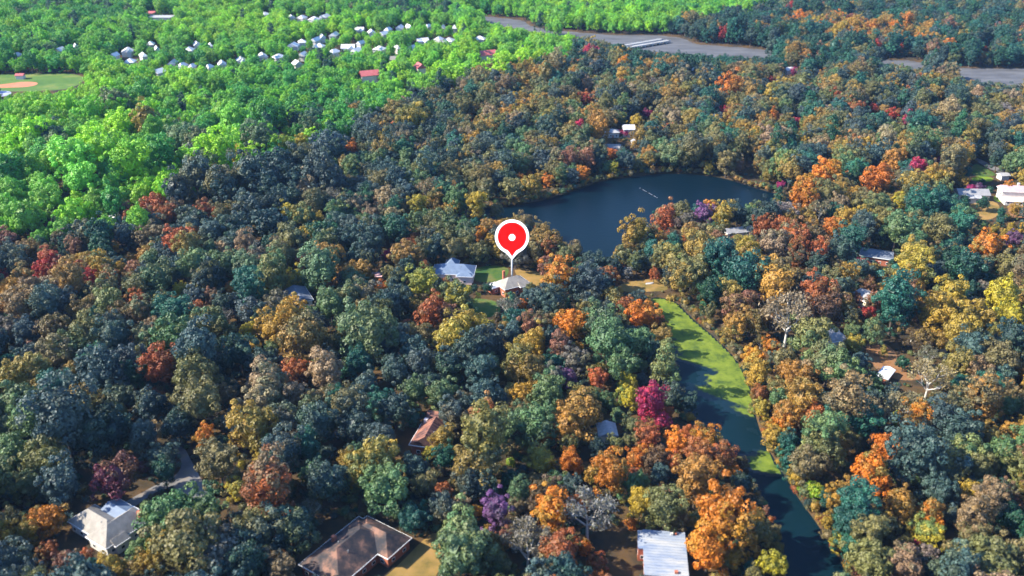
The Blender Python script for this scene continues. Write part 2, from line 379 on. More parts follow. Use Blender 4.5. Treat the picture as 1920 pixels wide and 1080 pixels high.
def house(name, label, cat, x, y, rot, blocks, wall, trim=None, windows=True, chimneys=(), group=None, phrase=None, door=True, clear=None):
    root = empty(name, (x, y, GZ), math.radians(rot)); tag(root, label, cat, group)
    for i, b in enumerate(blocks):
        b.setdefault('rise', 2.5)
        wl = walls_mesh(b, -.4).build('wall', b.get('wall', wall), root)
        rm, box = roof_mesh(b)
        rf = rm.build('roof', b['mat'], root)
        if trim: gutters(box, rf, trim)
        if windows:
            x0, x1, y0, y1 = b['cx'] - b['w'] / 2, b['cx'] + b['w'] / 2, b['cy'] - b['l'] / 2, b['cy'] + b['l'] / 2
            floors = [1.0] if b['h'] < 5.4 else [1.0, 3.9]
            def win(px, py, nxn, z):
                f = MB(); p = MB(); a, hh, d = .75, 1.35, .09
                if nxn[1]:
                    s = nxn[1]; f.box(px - a, py, z, px + a, py + s * d, z + hh) if s > 0 else f.box(px - a, py + s * d, z, px + a, py, z + hh)
                    q = py + s * (d + .004); pts = [(px - a + .12, q, z + .12), (px + a - .12, q, z + .12), (px + a - .12, q, z + hh - .12), (px - a + .12, q, z + hh - .12)]
                else:
                    s = nxn[0]; f.box(px, py - a, z, px + d, py + a, z + hh) if s > 0 else f.box(px - d, py - a, z, px, py + a, z + hh)
                    q = px + s * (d + .004); pts = [(q, py - a + .12, z + .12), (q, py + a - .12, z + .12), (q, py + a - .12, z + hh - .12), (q, py - a + .12, z + hh - .12)]
                fo = f.build('window', M_TRIM, root); p.poly(pts).build('pane', M_GLASS, fo)
            def covered(px, py):
                return any(j != i and abs(px - c['cx']) < c['w'] / 2 + .3 and abs(py - c['cy']) < c['l'] / 2 + .3 for j, c in enumerate(blocks))
            for z in floors:
                if z + 1.4 > b['h']: continue
                for s, yy in ((-1, y0), (1, y1)):
                    n = max(1, int(b['w'] // 3.8))
                    for k in range(n):
                        px = x0 + b['w'] * (k + .5) / n
                        if not covered(px, yy + s * .2): win(px, yy, (0, s), z)
                for s, xx in ((-1, x0), (1, x1)):
                    n = max(1, int(b['l'] // 3.8))
                    for k in range(n):
                        py = y0 + b['l'] * (k + .5) / n
                        if not covered(xx + s * .2, py): win(xx, py, (s, 0), z)
            if i == 0 and door:
                MB().box(b['cx'] + 1.2, y0 - .1, 0, b['cx'] + 2.2, y0 - .003, 2.1).build('door', M_PINRED if False else M_BRICK, root)
        for (cx, cy, s, h, mt, bi) in chimneys:
            if bi == i:
                ch = MB().box(cx - s / 2, cy - s / 2, b['h'] - .5, cx + s / 2, cy + s / 2, h).build('chimney', mt, rf)
    if windows:
        for q in range(2):
            b = blocks[0]; vx, vy = b['cx'] + b['w'] * (.18 - .33 * q), b['cy'] + b['l'] * (-.13 + .05 * q)
            MB().tube((vx, vy, b['h'] + .1), (vx, vy, b['h'] + .45 + b['rise'] * .8), .16, .16, 8).build('vent_pipe', M_STEEL, rf if len(blocks) == 1 else root)
    ext = clear or max(math.hypot(abs(b['cx']) + b['w'] / 2, abs(b['cy']) + b['l'] / 2) for b in blocks)
    HOUSES.append((x, y, ext))
    if phrase: LAND.append((phrase, x, y))
    return root
def blk(cx, cy, w, l, h, roof, rise, mat, **k): return dict(cx=cx, cy=cy, w=w, l=l, h=h, roof=roof, rise=rise, mat=mat, **k)

house('hip_roofed_house', 'beige hip roofed house with a blue metal wing beside the curved driveway', 'house', -134.5, 236.5, -33,
      [blk(-2, 0, 19, 9, 4, 'hip', 3.9, R_BEIGE), blk(5.2, 2.6, 9.4, 17, 4.02, 'hip', 4.0, R_BEIGE, lift=.03), blk(-1.5, 7.2, 9.5, 6.6, 4.6, 'gable', 1.6, R_BLUE, lift=.05),
       blk(9.6, -1.2, 3.2, 4.2, 3.6, 'gable', 1.6, R_BEIGE, lift=.08)], M_WHITE, M_TRIM, chimneys=[(8.4, 8.5, 1.5, 8.3, M_BRICK, 1)], phrase='the beige roofed house')
house('brick_house', 'large brown hip roofed brick house with white gutters beside the dry lawn', 'house', -50.5, 226.5, -34,
      [blk(0, -2, 16, 26, 4.2, 'hip', 4.6, R_RUST), blk(3.2, 7.5, 18, 10.5, 4.22, 'hip', 3.6, R_RUST, lift=.03)], M_BRICK, M_TRIM, chimneys=[(-5.5, -3, 1.3, 8.2, M_BRICK, 0)], phrase='the brown roofed house')
house('flat_roofed_house', 'white flat roofed house with a stained membrane between dark trees', 'house', 48.2, 222.5, -6,
      [blk(0, 0, 13.0, 20, 5, 'flat', 0, R_WHITE, over=.3), blk(-6.8, 5.6, 3.0, 8.2, 4.94, 'flat', 0, R_WHITE, over=.15), blk(-1.5, -15.5, 17, 8, 3.4, 'flat', 0, R_BWHITE, over=.3)], M_BRICK,
      chimneys=[(2.5, 8.6, .8, 6.2, M_WHITE, 0), (3.8, 8.8, .6, 6.0, M_BRICK, 0), (3, -8.6, 1.0, 6.1, M_BRICK, 0)], phrase='the white flat roof')
for o in list(scene.objects):
    if o.name.startswith('roof') and o.parent and o.parent.name == 'flat_roofed_house' and max(q.co.x for q in o.data.vertices) - min(q.co.x for q in o.data.vertices) > 10:
        v = [q.co for q in o.data.vertices]; x0, x1 = min(q.x for q in v), max(q.x for q in v); y0, y1 = min(q.y for q in v), max(q.y for q in v); z1 = max(q.z for q in v)
        yy = y0 + .6
        while yy < y1 - .3:
            MB().box(x0 + .1, yy, z1 - .02, x1 - .1, yy + .12, z1 + .09).build('seam', R_WHITE, o); yy += 1.25

house('gabled_house', 'terracotta gabled house with two roof ends and a pale chimney among dark trees', 'house', -30.5, 287.5, -14,
      [blk(0, -1, 11, 13, 4.5, 'gable', 4.2, R_ORANGE), blk(-.5, 11, 8, 8, 4.2, 'gable', 3.6, R_ORANGE), blk(-.5, 6.2, 5, 2.2, 3.6, 'flat', 0, R_RUST, over=.1)], M_BRICK, M_TRIM,
      chimneys=[(-4.2, 6.2, 1.4, 7.2, M_PINKW, 1)], phrase='the terracotta gabled house')
house('grey_cabin', 'small grey roofed cabin half hidden under amber trees', 'cabin', 36.5, 292, 2, [blk(0, 0, 6.5, 7.5, 3.6, 'gable', 1.5, R_GREY)], M_CREAM, phrase='the grey cabin')
house('slate_roofed_house', 'house with a plain dark slate roof sunk among olive trees', 'house', -105.5, 404, 26, [blk(0, 0, 9.8, 15.4, 6.0, 'gable', 2.0, R_SLATE)], M_CREAM, M_TRIM, phrase='the slate roofed house')
house('blue_roofed_house', 'long blue hip roofed house with pale pink front wall', 'house', -30.5, 437, -4,
      [blk(0, 0, 21, 11, 4.6, 'hip', 3.4, R_BLUE), blk(-2, 7.5, 6, 8, 4.7, 'hip', 3.0, R_BLUE, lift=.03), blk(6.4, -6.2, 7.4, 3.2, 4.5, 'hip', 1.2, R_BLUE, lift=.06)], M_PINKW, M_TRIM, phrase='the long blue roofed house')
house('pinned_house', 'beige hip roofed brick house standing under the red map pin', 'house', 0.3, 420.6, 30,
      [blk(0, 0, 14, 9.4, 4.8, 'hip', 3.6, R_BEIGE), blk(3.6, -4.2, 4.4, 4, 4.7, 'gable', 1.8, R_BEIGE, lift=.03), blk(-8.6, 4.6, 4.2, 5.6, 3.4, 'flat', 0, R_BWHITE, over=.3)], M_BRICK, M_TRIM,
      chimneys=[(-3.4, 3.2, 1.1, 11.2, M_BRICK, 0)], phrase='the pinned house')
house('lakeside_house', 'white gabled house above the pink shrubs behind the lake', 'house', 91.5, 700, 0, [blk(0, 0, 8.2, 8, 6, 'gable', 2.6, R_BWHITE)], M_WHITE, phrase='the white lakeside house')
house('grey_roofed_house', 'low grey blue roofed house behind the pink shrubs', 'house', 77, 698, 3, [blk(0, 0, 13, 8, 3.8, 'hip', 2, R_GREY)], M_WHITE)
house('pale_roofed_house', 'low pale blue roofed house behind the orange tree at the lake', 'house', 73.5, 657, -4, [blk(0, 0, 13.5, 8, 4.2, 'gable', 1.8, R_PALE)], M_CREAM, phrase='the pale blue lake house')
house('cream_cottage', 'cream gabled cottage beside the tall orange brown tree', 'cottage', 94, 667, 12, [blk(0, 0, 6, 8, 4.4, 'gable', 2.6, R_PALE)], M_CREAM)
house('pink_roofed_house', 'white two storey house with dusty pink roof and terrace', 'house', 324, 556, -8,
      [blk(0, 0, 19, 9, 6.6, 'gable', 2.6, R_PINK), blk(0, -8.3, 19, 7.4, 2.6, 'flat', 0, M_PINKW, over=.2)], M_WHITE, M_TRIM, chimneys=[(1.5, 2, 1.3, 10.6, M_WHITE, 0)], phrase='the pink roofed white house')
house('grey_gabled_house', 'wide pale grey roofed house beside the magenta shrub', 'house', 297, 558, -4,
      [blk(0, 0, 19, 10, 3.8, 'gable', 2.6, R_PALE), blk(-2, -7, 9, 4.6, 3.2, 'gable', 1.2, R_GREY)], M_CREAM, phrase='the wide pale grey roof')
house('garden_shed', 'small grey shed by the bend of the far driveway', 'shed', 336, 596, 8, [blk(0, 0, 5.5, 5.5, 3, 'gable', 1.4, R_GREY)], M_WHITE, windows=False)
house('cream_house', 'cream walled house half hidden behind the red and teal trees', 'house', 175, 403, 18, [blk(0, 0, 9, 10, 5.6, 'gable', 2.2, R_PALE)], M_CREAM, M_TRIM, phrase='the cream walled house')
house('weathered_house', 'broad house with a weathered charcoal roof above the yellow shrub', 'house', 200, 459, -22, [blk(0, 0, 16, 11, 4.2, 'gable', 1.6, R_SLATE)], M_BRICK, M_TRIM, phrase='the weathered charcoal roof')
house('peaked_house', 'house with a pointed pale grey hip roof among olive trees', 'house', 146, 364, 15, [blk(0, 0, 9, 9, 5, 'hip', 4.2, R_PALE)], M_CREAM, M_TRIM, phrase='the pointed pale grey roof')
house('metal_shed', 'low shed with a blue white metal roof below the bare yard', 'shed', *at(1660, 703, 3), -38, [blk(0, 0, 4.2, 9, 2.6, 'gable', .8, R_BWHITE)], M_BRICK, windows=False, phrase='the blue white metal shed')
house('boat_house', 'long pale roofed house on the lake peninsula', 'house', *at(1384, 434, 4), 16, [blk(0, 0, 17, 7, 3.6, 'gable', 1.6, R_PALE)], M_CREAM, M_TRIM, phrase='the peninsula house')
house('white_cottage', 'small white cottage at the edge of the bright green wood', 'cottage', *at(221, 411, 4), 30, [blk(0, 0, 7.5, 9, 4, 'gable', 2.2, R_BWHITE)], M_WHITE, phrase='the white cottage')
house('pink_shed', 'pink walled shed beside the magenta pink shrub', 'shed', *at(711, 521, 3), 5, [blk(0, 0, 6.5, 5, 3.4, 'flat', 0, R_PINK)], M_PINKW, windows=False, phrase='the pink shed')
house('white_hut', 'tiny white hut under golden brown trees at the frame edge', 'hut', *at(1765, 655, 3), 10, [blk(0, 0, 3, 3.4, 4.2, 'flat', 0, R_BWHITE)], M_WHITE, windows=False)
house('dugout_hut', 'tiny pink brick hut beside the ball field', 'hut', *at(39, 146, 2), 5, [blk(0, 0, 7, 6, 3.4, 'gable', 1.6, R_RED)], M_PINKW, windows=False, phrase='the ball field')
for nm, lb, px, py, wd in (('white_boathouse', 'white hut in the autumn wood beyond the lake, beside the crimson tree', 1478, 134, 8), ('white_boathouse', 'white hut beyond the lake next to a dark round tree', 1530, 137, 7), ('white_boathouse', 'white hut beyond the lake nearest to the grey marsh', 1299, 135, 7)):
    house(nm, lb, 'hut', *at(px, py, 4), 20, [blk(0, 0, wd, 7, 4.5, 'gable', 2.4, R_BWHITE)], M_WHITE, windows=False, group='white huts beyond the lake')

# the far neighbourhood: white houses in streets; each row is told from the ball-field end
ROWS = [
 ('front street', [(216, 106, 11), (245, 117, 20), (298, 137, 22), (325, 120, 15), (343, 125, 13), (361, 127, 10), (393, 128, 14), (417, 122, 16), (452, 115, 20), (493, 107, 18), (523, 108, 20), (558, 121, 17)]),
 ('middle street', [(33, 106, 12), (113, 96, 18), (240, 97, 22), (270, 106, 12), (295, 94, 9), (355, 95, 18), (370, 85, 14), (550, 87, 22), (568, 105, 17), (600, 88, 20), (627, 99, 16), (653, 90, 28), (668, 97, 18), (677, 83, 11), (712, 93, 24), (745, 92, 10), (772, 92, 8)]),
 ('back street', [(143, 89, 8), (283, 84, 15), (395, 87, 8), (567, 80, 16), (592, 77, 12), (605, 71, 11), (627, 67, 16), (673, 57, 22), (697, 62, 14), (720, 65, 14), (728, 57, 10), (750, 53, 12), (792, 78, 25), (823, 75, 14), (842, 77, 20), (900, 74, 22)]),
 ('farthest street', [(497, 28, 16), (547, 34, 14), (567, 34, 14), (590, 37, 22), (610, 32, 16), (767, 52, 8), (803, 51, 11), (830, 53, 8), (853, 53, 10)]),
]
ORD = ['first', 'second', 'third', 'fourth', 'fifth', 'sixth', 'seventh', 'eighth', 'ninth', 'tenth', 'eleventh', 'twelfth', 'thirteenth', 'fourteenth', 'fifteenth', 'sixteenth', 'seventeenth', 'eighteenth', 'nineteenth', 'twentieth'] 
rr = random.Random(3)
FARKEEP = []
for row, L_ in ROWS:
    for i, (px, py, wp) in enumerate(sorted(L_)):
        x, y = at(px, py + 3, 4); s = pr(x, y, 4)[2]; wd = wp / s * .84
        big = wp >= 18
        bl = [blk(0, 0, wd, 9 + rr.random() * 4, 5.2, 'gable' if rr.random() < .6 else 'hip', 3.2, R_BWHITE)]
        if wd > 9: bl.append(blk(wd * rr.choice((-.25, .25)), -6, wd * .42, 6, 5.0, 'gable', 2.6, R_BWHITE, lift=.04))
        sz = 'long' if wd > 13 else 'mid sized' if wd > 9 else 'small'
        house('suburban_house', f'{sz} white roofed house, {ORD[i]} along the {row} from the ball field', 'house', x, y, rr.uniform(-35, 35), bl, M_WHITE, windows=False, group='white roofed houses of the far neighbourhood')
        FARKEEP.append((px, py, wp))
LAND.append(('the far white houses', *at(480, 118)))
for px, py, wp, lb in ((913, 108, 35, 'long red roofed building at the edge of the autumn wood'), (693, 147, 36, 'long red roofed building nearest the lake in the bright green wood'), (788, 133, 18, 'short red roofed building between two long red roofed ones')):
    x, y = at(px, py + 3, 4); s = pr(x, y, 4)[2]
    house('red_roofed_building', lb, 'building', x, y, 24, [blk(0, 0, wp / s * .95, 12, 8, 'gable', 4.0, R_RED)], M_CREAM, windows=False, group='red roofed buildings in the green wood', phrase='the red roofed buildings' if wp == 36 else None); FARKEEP.append((px, py, wp))
for px, py, wp, lb, mt in ((303, 33, 44, 'long low grey building far off in the green wood', R_GREY), (283, 25, 16, 'far red brick block behind the long low grey building', R_RED)):
    x, y = at(px, py + 3, 4); s = pr(x, y, 4)[2]
    house('long_building', lb, 'building', x, y, 0, [blk(0, 0, wp / s * .95, 18, 6, 'flat', 0, mt)], M_CREAM, windows=False); FARKEEP.append((px, py, wp))
x, y = at(737, 115, 4)
house('tan_house', 'tan roofed house alone in the green wood before the front white houses', 'house', x, y, 15, [blk(0, 0, 10, 10, 5, 'gable', 3, R_BEIGE)], M_CREAM, windows=False); FARKEEP.append((737, 113, 14))

# ------------------------------------------------------------------ the road bridge over the marsh
def bridge():
    a = Vector((*at(1150, 86, 5), 0)); b = Vector((*at(1246, 70, 5), 0)); d = b - a; L = d.length; ang = math.atan2(d.y, d.x)
    root = empty('road_bridge', (a.x, a.y, 0), ang); tag(root, 'pale concrete road bridge with twin decks crossing the grey marsh', 'bridge')
    for k, yy in enumerate((-7, 4)):
        dk = MB().box(0, yy - 3.2, 1.9, L, yy + 3.2, 2.6).build('deck', M_CONC, root)
        for s in (-3.0, 3.0):
            MB().box(0, yy + s - .2, 2.603, L, yy + s + .2, 3.2).build('parapet', M_CONC, dk)
        n = 7
        for i in range(n):
            xx = L * (i + .5) / n
            MB().box(xx - .8, yy - 2.6, -1.2, xx + .8, yy + 2.6, 1.898).build('pier', M_CONC, root)
bridge()
LAND.append(('the road bridge', *at(1205, 77)))

# ------------------------------------------------------------------ map pin on its pole above the marked house
def map_pin():
    zb = 8.6; x0, y0 = at(960, 519, zb)
    zt = zb
    while pr(x0, y0, zt)[1] > 486: zt += .05
    zc = zt
    while pr(x0, y0, zc)[1] > 444: zc += .05
    s = pr(x0, y0, zc)[2]; r = 32.0 / s; r2 = 26.8 / s; tipd = (487 - 444) / s
    root = empty('map_pin', (x0, y0, zb)); tag(root, 'giant red map pin with white rim on a grey pole above the house', 'map pin')
    MB().tube((0, 0, -1.5), (0, 0, zt - zb + .3), .5, .5, 12).build('pole', M_STEEL, root, True)
    mast = None
    def teardrop(rad, tip, neck, n=64):
        pts = []; a0 = math.radians(neck)
        for i in range(n + 1):
            t = -math.pi / 2 + a0 + (2 * math.pi - 2 * a0) * i / n
            pts.append((rad * math.cos(t), rad * math.sin(t)))
        # concave shoulders running into the point
        xe, ye = pts[-1]; w = []
        for f in (.2, .45, .72): w.append((xe * (1 - f) * (1 - .12 * math.sin(math.pi * f)), ye + (-tip - ye) * f))
        pts += w + [(0, -tip)] + [(-a, b) for a, b in w[::-1]]
        return pts
    tilt = Matrix.Rotation(-PITCH, 4, 'X')
    def plate(name, pts, y_front, y_back, mat, parent):
        v = [tilt @ Vector((a, y_front, b)) for a, b in pts] + [tilt @ Vector((a, y_back, b)) for a, b in pts]
        off = Vector((0, 0, zc - zb)); v = [p + off for p in v]; n = len(pts)
        f = [tuple(range(n)), tuple(range(2 * n - 1, n - 1, -1))] + [(i, i + n, (i + 1) % n + n, (i + 1) % n) for i in range(n)]
        o = mesh_obj(name, v, f, mat, parent)
        bm = bmesh.new(); bm.from_mesh(o.data); bmesh.ops.recalc_face_normals(bm, faces=bm.faces[:]); bmesh.ops.triangulate(bm, faces=[q for q in bm.faces if len(q.verts) > 4]); bm.to_mesh(o.data); bm.free()
        return o
    pl = plate('rim', teardrop(r, tipd, 27), -.5, .5, M_PINWHITE, root)
    plate('disc', teardrop(r2, tipd * .865, 19), -.62, -.503, M_PINRED, root)
    plate('centre_dot', [(6.2 / s * math.cos(2 * math.pi * i / 40), 6.2 / s * math.sin(2 * math.pi * i / 40) - 1.5 / s) for i in range(40)], -.72, -.623, M_PINWHITE, root)
map_pin()
LAND.append(('the dam at the pond head', *at(1215, 543)))

# ------------------------------------------------------------------ swimming float line on the lake
root = empty('float_line', (*at(1200, 353, 0), 0)); tag(root, 'dotted line of white floats on the dark lake', 'float line')
ax, ay = at(1200, 353, 0); bx, by = at(1232, 371, 0)
MB().tube((0, 0, .03), (bx - ax, by - ay, .03),   .02, .02, 4).build('rope', M_BARK, root)
for t in (0, .2, .28, .36, .55, .63, .7, .84, .9, 1.0):
    fl = MB(); fx, fy = (bx - ax) * t, (by - ay) * t
    fl.tube((fx - .3, fy, .1), (fx + .3, fy, .1), .26, .26, 8); fl.build('float', M_WHITE, root, True)
root = empty('dam_boat', (*at(1218, 532, GZ), GZ), .2); tag(root, 'small upturned white and blue boat lying on the earth dam', 'boat')
m = MB(); sec = []
for k in range(7):
    u = k / 6 * 2 - 1; ww = .75 * (1 - u * u) ** .6 + .05
    sec.append([(u * 2.3, -ww, .02), (u * 2.3, -ww * .8, .45), (u * 2.3, 0, .62), (u * 2.3, ww * .8, .45), (u * 2.3, ww, .02)])
for k in range(6):
    for j in range(4):
        m.poly([sec[k][j], sec[k + 1][j], sec[k + 1][j + 1], sec[k][j + 1]])
m.build('hull', M_WHITE, root); MB().box(-1.9, -.05, .6, 1.9, .05, .75).build('keel', M_COURT, root)

# ------------------------------------------------------------------ thin haze, added and tinted blue to lift the shadows
def added_blue_haze():
    k = 16500; m = bpy.data.materials.new('added_blue_haze'); m.use_nodes = True; t = m.node_tree
    t.nodes.remove(t.nodes['Principled BSDF']); v = t.nodes.new('ShaderNodeVolumePrincipled')
    v.inputs['Color'].default_value = (.32, .56, 1.0, 1); v.inputs['Density'].default_value = .000028; v.inputs['Anisotropy'].default_value = .0
    t.links.new(v.outputs[0], t.nodes['Material Output'].inputs['Volume'])
    tag(MB().box(-k, -k, -3, k, k, 215).build('added_blue_haze', m), kind='stuff')
added_blue_haze()

# ------------------------------------------------------------------ trees: prototype meshes (a crown of leaf clumps on lobes, a limbed trunk)
rng = np.random.default_rng(11)
def face_attr(me, name, vals):
    a = me.attributes.new(name, 'FLOAT', 'FACE'); a.data.foreach_set('value', np.asarray(vals, np.float32))
def unit(n):
    v = rng.normal(size=(n, 3)); return v / np.linalg.norm(v, axis=1, keepdims=True)
def crown_arrays(kind):
    """Vertices, faces and per-face variation for a crown in units of its own radius, tree base at the origin."""
    sh, zc, nl, per, lr = {'round': (.95, 1.5, 72, 74, .215), 'broad': (.78, 1.35, 74, 70, .21), 'tall': (1.4, 1.9, 90, 66, .215), 'cone': (1.7, 1.75, 70, 40, .2), 'shrub': (.75, .7, 26, 30, .30)}[kind]
    ph = rng.uniform(0, 6.28, 6); amp = .27
    k = np.arange(nl) + .5
    zz = 1 - 1.72 * k / nl; th = k * 2.39996 + rng.uniform(0, 6)
    rxy = np.sqrt(np.maximum(0, 1 - zz * zz))
    if kind == 'cone': rxy = .95 * (1 - (zz + .72) / 1.72) + .06
    d = np.stack([rxy * np.cos(th), rxy * np.sin(th), zz], 1) + rng.normal(0, .10, (nl, 3))
    f = 1 + amp * (np.cos(2 * th + ph[0]) + .7 * np.cos(3 * th + ph[1] + 2 * zz) + .6 * np.sin(5 * zz + ph[2]))
    f *= rng.uniform(.52, 1.04, nl) if kind != 'cone' else rng.uniform(.9, 1.0, nl)
    d[:, 2] = np.where(d[:, 2] < 0, d[:, 2] * (1.5 if kind not in ('cone', 'shrub') else 1), d[:, 2])
    lp = d * f[:, None] * np.array([.82, .82, .86 * sh]) + np.array([0, 0, zc])
    lrad = lr * rng.uniform(.7, 1.35, nl)
    ldir = (lp - [0, 0, zc - .3 * sh]); ldir /= np.linalg.norm(ldir, axis=1, keepdims=True) + 1e-6
    side = rng.normal(size=3); side /= np.linalg.norm(side)
    lv = np.clip(.5 + .38 * (ldir @ side) + rng.normal(0, .2, nl), 0, 1)
    lb = rng.uniform(0, 1, nl)
    V, Fc, A, B = [], [], [], []
    nv = 0
    for i in range(nl):
        u = unit(per * 2); u = u[(u @ ldir[i]) > -.35][:per]; m = len(u)
        c = lp[i] + u * lrad[i] * rng.uniform(.72, 1.08, (m, 1)) * np.array([1, 1, .9])
        n = u + rng.normal(0, .22, (m, 3)); n /= np.linalg.norm(n, axis=1, keepdims=True)
        t = np.cross(n, unit(m)); t /= np.linalg.norm(t, axis=1, keepdims=True) + 1e-9
        b = np.cross(n, t); s = rng.uniform(.034, .068, (m, 1)) * (1.25 if kind == 'shrub' else 1)
        asp = rng.uniform(.6, 1.0, (m, 1))
        q = np.stack([c + t * s, c + b * s * asp + n * s * .3, c - t * s * rng.uniform(.7, 1.1, (m, 1)), c - b * s * asp + n * s * .15], 1).reshape(-1, 3)
        V.append(q); Fc.append(np.arange(4 * m).reshape(-1, 4) + nv); nv += 4 * m
        A.append(np.clip(.55 * lb[i] + .45 * rng.uniform(0, 1, m), 0, 1)); B.append(np.full(m, lv[i]))
    Va = np.concatenate(V); k9 = 1 / np.percentile(np.hypot(Va[:, 0], Va[:, 1]), 94); V = [v * np.array([k9, k9, 1]) for v in V]
    # shaded inner mass so that the sky does not show straight through the middle
    core = unit(60); nf = []
    cc = core * np.array([.58, .58, .6 * sh]) * (1 if kind != 'cone' else .6) + [0, 0, zc]
    t = np.cross(core, unit(60)); t /= np.linalg.norm(t, axis=1, keepdims=True); b = np.cross(core, t)
    q = np.stack([cc + t * .26, cc + b * .24, cc - t * .25, cc - b * .26], 1).reshape(-1, 3)
    V.append(q); Fc.append(np.arange(240).reshape(-1, 4) + nv)
    A.append(rng.uniform(.2, .6, 60)); B.append(np.full(60, .5))
    return np.concatenate(V), np.concatenate(Fc), np.concatenate(A), np.concatenate(B)
def limbs(mb, p, d, r, L, depth, out, pale=False):
    q = p + d * L; mb.tube(p, q, r, r * .66, 6 if depth > 1 else 4)
    if depth == 0: out.append(q); return
    for _ in range(R_.choice((2, 3, 3)) if depth > 1 else 3):
        nd = (d * .75 + Vector((R_.uniform(-1, 1), R_.uniform(-1, 1), R_.uniform(-.15, .75))) * .75).normalized()
        limbs(mb, p + d * L * R_.uniform(.7, 1), nd, r * .55, L * R_.uniform(.55, .72), depth - 1, out)
def trunk_mb(kind):
    mb = MB(); top = {'round': 1.15, 'broad': .95, 'tall': 1.6, 'cone': 2.6, 'bare': .95, 'shrub': .5}[kind]
    mb.tube((0, 0, -.08), (0, 0, .12), .085, .06, 8); mb.tube((0, 0, .12), (.02, .01, top), .06, .035, 8)
    ends = []
    if kind == 'bare':
        for i in range(6):
            a = i * 1.05 + R_.uniform(-.3, .3)
            limbs(mb, Vector((0, 0, top * R_.uniform(.6, 1))), Vector((math.cos(a) * .75, math.sin(a) * .75, R_.uniform(.5, .95))).normalized(), .036, .62, 3, ends)
    elif kind != 'cone':
        for i in range(5):
            a = i * 1.256 + R_.uniform(-.3, .3); z = top * R_.uniform(.55, 1)
            mb.tube((0, 0, z), (.5 * math.cos(a), .5 * math.sin(a), z + R_.uniform(.3, .7)), .03, .012, 5)
    return mb, ends
PROTO = []
def proto(kind, bark):
    mb, ends = trunk_mb(kind)
    tm = bpy.data.meshes.new('trunk'); tm.from_pydata(mb.v, [], mb.f); tm.materials.append(bark)
    if kind == 'bare':
        E = np.array([tuple(e) for e in ends]); m = 2400
        c = E[rng.integers(0, len(E), m)] + rng.normal(0, .10, (m, 3)); n = unit(m); t = np.cross(n, unit(m)); t /= np.linalg.norm(t, axis=1, keepdims=True); b = np.cross(n, t)
        s = rng.uniform(.03, .085, (m, 1))
        V = np.stack([c + t * s, c + b * s * .4, c - t * s, c - b * s * .4], 1).reshape(-1, 3); Fc = np.arange(4 * m).reshape(-1, 4); A = rng.uniform(0, 1, m); B = rng.uniform(0, 1, m)
    else:
        V, Fc, A, B = crown_arrays(kind)
    cm = bpy.data.meshes.new('crown'); cm.from_pydata(V.tolist(), [], Fc.tolist()); cm.materials.append(M_FOL)
    face_attr(cm, 'leaf_vary', A); face_attr(cm, 'lobe_vary', B)
    # both joined, for the far wood
    nv = len(V); jm = bpy.data.meshes.new('wood_tree'); jm.from_pydata(V.tolist() + mb.v, [], Fc.tolist() + [tuple(i + nv for i in f) for f in mb.f])
    jm.materials.append(M_FOL); jm.materials.append(bark)
    jm.polygons.foreach_set('material_index', [0] * len(Fc) + [1] * len(mb.f))
    face_attr(jm, 'leaf_vary', list(A) + [.5] * len(mb.f)); face_attr(jm, 'lobe_vary', list(B) + [.5] * len(mb.f))
    PROTO.append((kind, cm, tm, jm))
for kd, nk, bk in (('round', 8, M_BARK), ('broad', 4, M_BARK), ('tall', 3, M_BARK), ('cone', 1, M_BARK), ('bare', 2, M_PALE), ('shrub', 2, M_BARK)):
    for _ in range(nk): proto(kd, bk)
BY_KIND = {}
for i, p in enumerate(PROTO): BY_KIND.setdefault(p[0], []).append(i)
ZMID = {'round': 1.5, 'broad': 1.35, 'tall': 1.9, 'cone': 1.75, 'bare': 1.55, 'shrub': .7}

# colour of the foliage: (sunlit photo colour, second colour within the crown, words)
PAL = {
 'sl': ((80, 106, 102), (66, 94, 94), 'slate green'), 'dk': ((50, 82, 80), (70, 100, 82), 'dark green'), 'dg': ((36, 88, 70), (52, 110, 74), 'deep green'),
 'gr': ((96, 132, 84), (120, 142, 84), 'mid green'), 'te': ((42, 106, 92), (56, 122, 96), 'teal'), 'ol': ((134, 130, 76), (110, 122, 78), 'olive'),
 'gy': ((190, 154, 52), (158, 142, 62), 'golden'), 'am': ((194, 146, 60), (168, 140, 68), 'amber'), 'ru': ((188, 104, 50), (156, 110, 62), 'rust'),
 'or': ((230, 136, 32), (216, 154, 50), 'orange'), 're': ((196, 62, 50), (190, 92, 54), 'red'), 'cr': ((206, 52, 84), (172, 50, 96), 'crimson'),
 'ma': ((186, 40, 110), (150, 60, 110), 'magenta'), 'pu': ((130, 84, 138), (116, 94, 122), 'purple'), 'mv': ((134, 128, 114), (116, 118, 106), 'mauve grey'),
 'tn': ((172, 150, 110), (150, 134, 104), 'tan'), 'gb': ((158, 150, 140), (136, 128, 120), 'silver grey'), 'br': ((150, 130, 86), (126, 118, 84), 'brown'),
 'bk': ((108, 86, 60), (122, 92, 58), 'dark brown'), 'ye': ((204, 184, 46), (160, 166, 60), 'yellow'), 'li': ((158, 196, 44), (190, 190, 50), 'lime'),
 'dr': ((158, 106, 80), (140, 112, 82), 'dusty red'), 'oa': ((172, 142, 66), (132, 128, 74), 'ochre'),
 'mr': ((126, 58, 74), (104, 62, 72), 'dull maroon'), 'sg': ((112, 184, 44), (140, 200, 42), 'bright green'), 'yg': ((160, 212, 34), (132, 198, 40), 'yellow green'), 'lg': ((126, 190, 62), (108, 178, 54), 'pale green'), 'bg': ((72, 154, 62), (92, 168, 54), 'cool green'),
}
ALB = .54
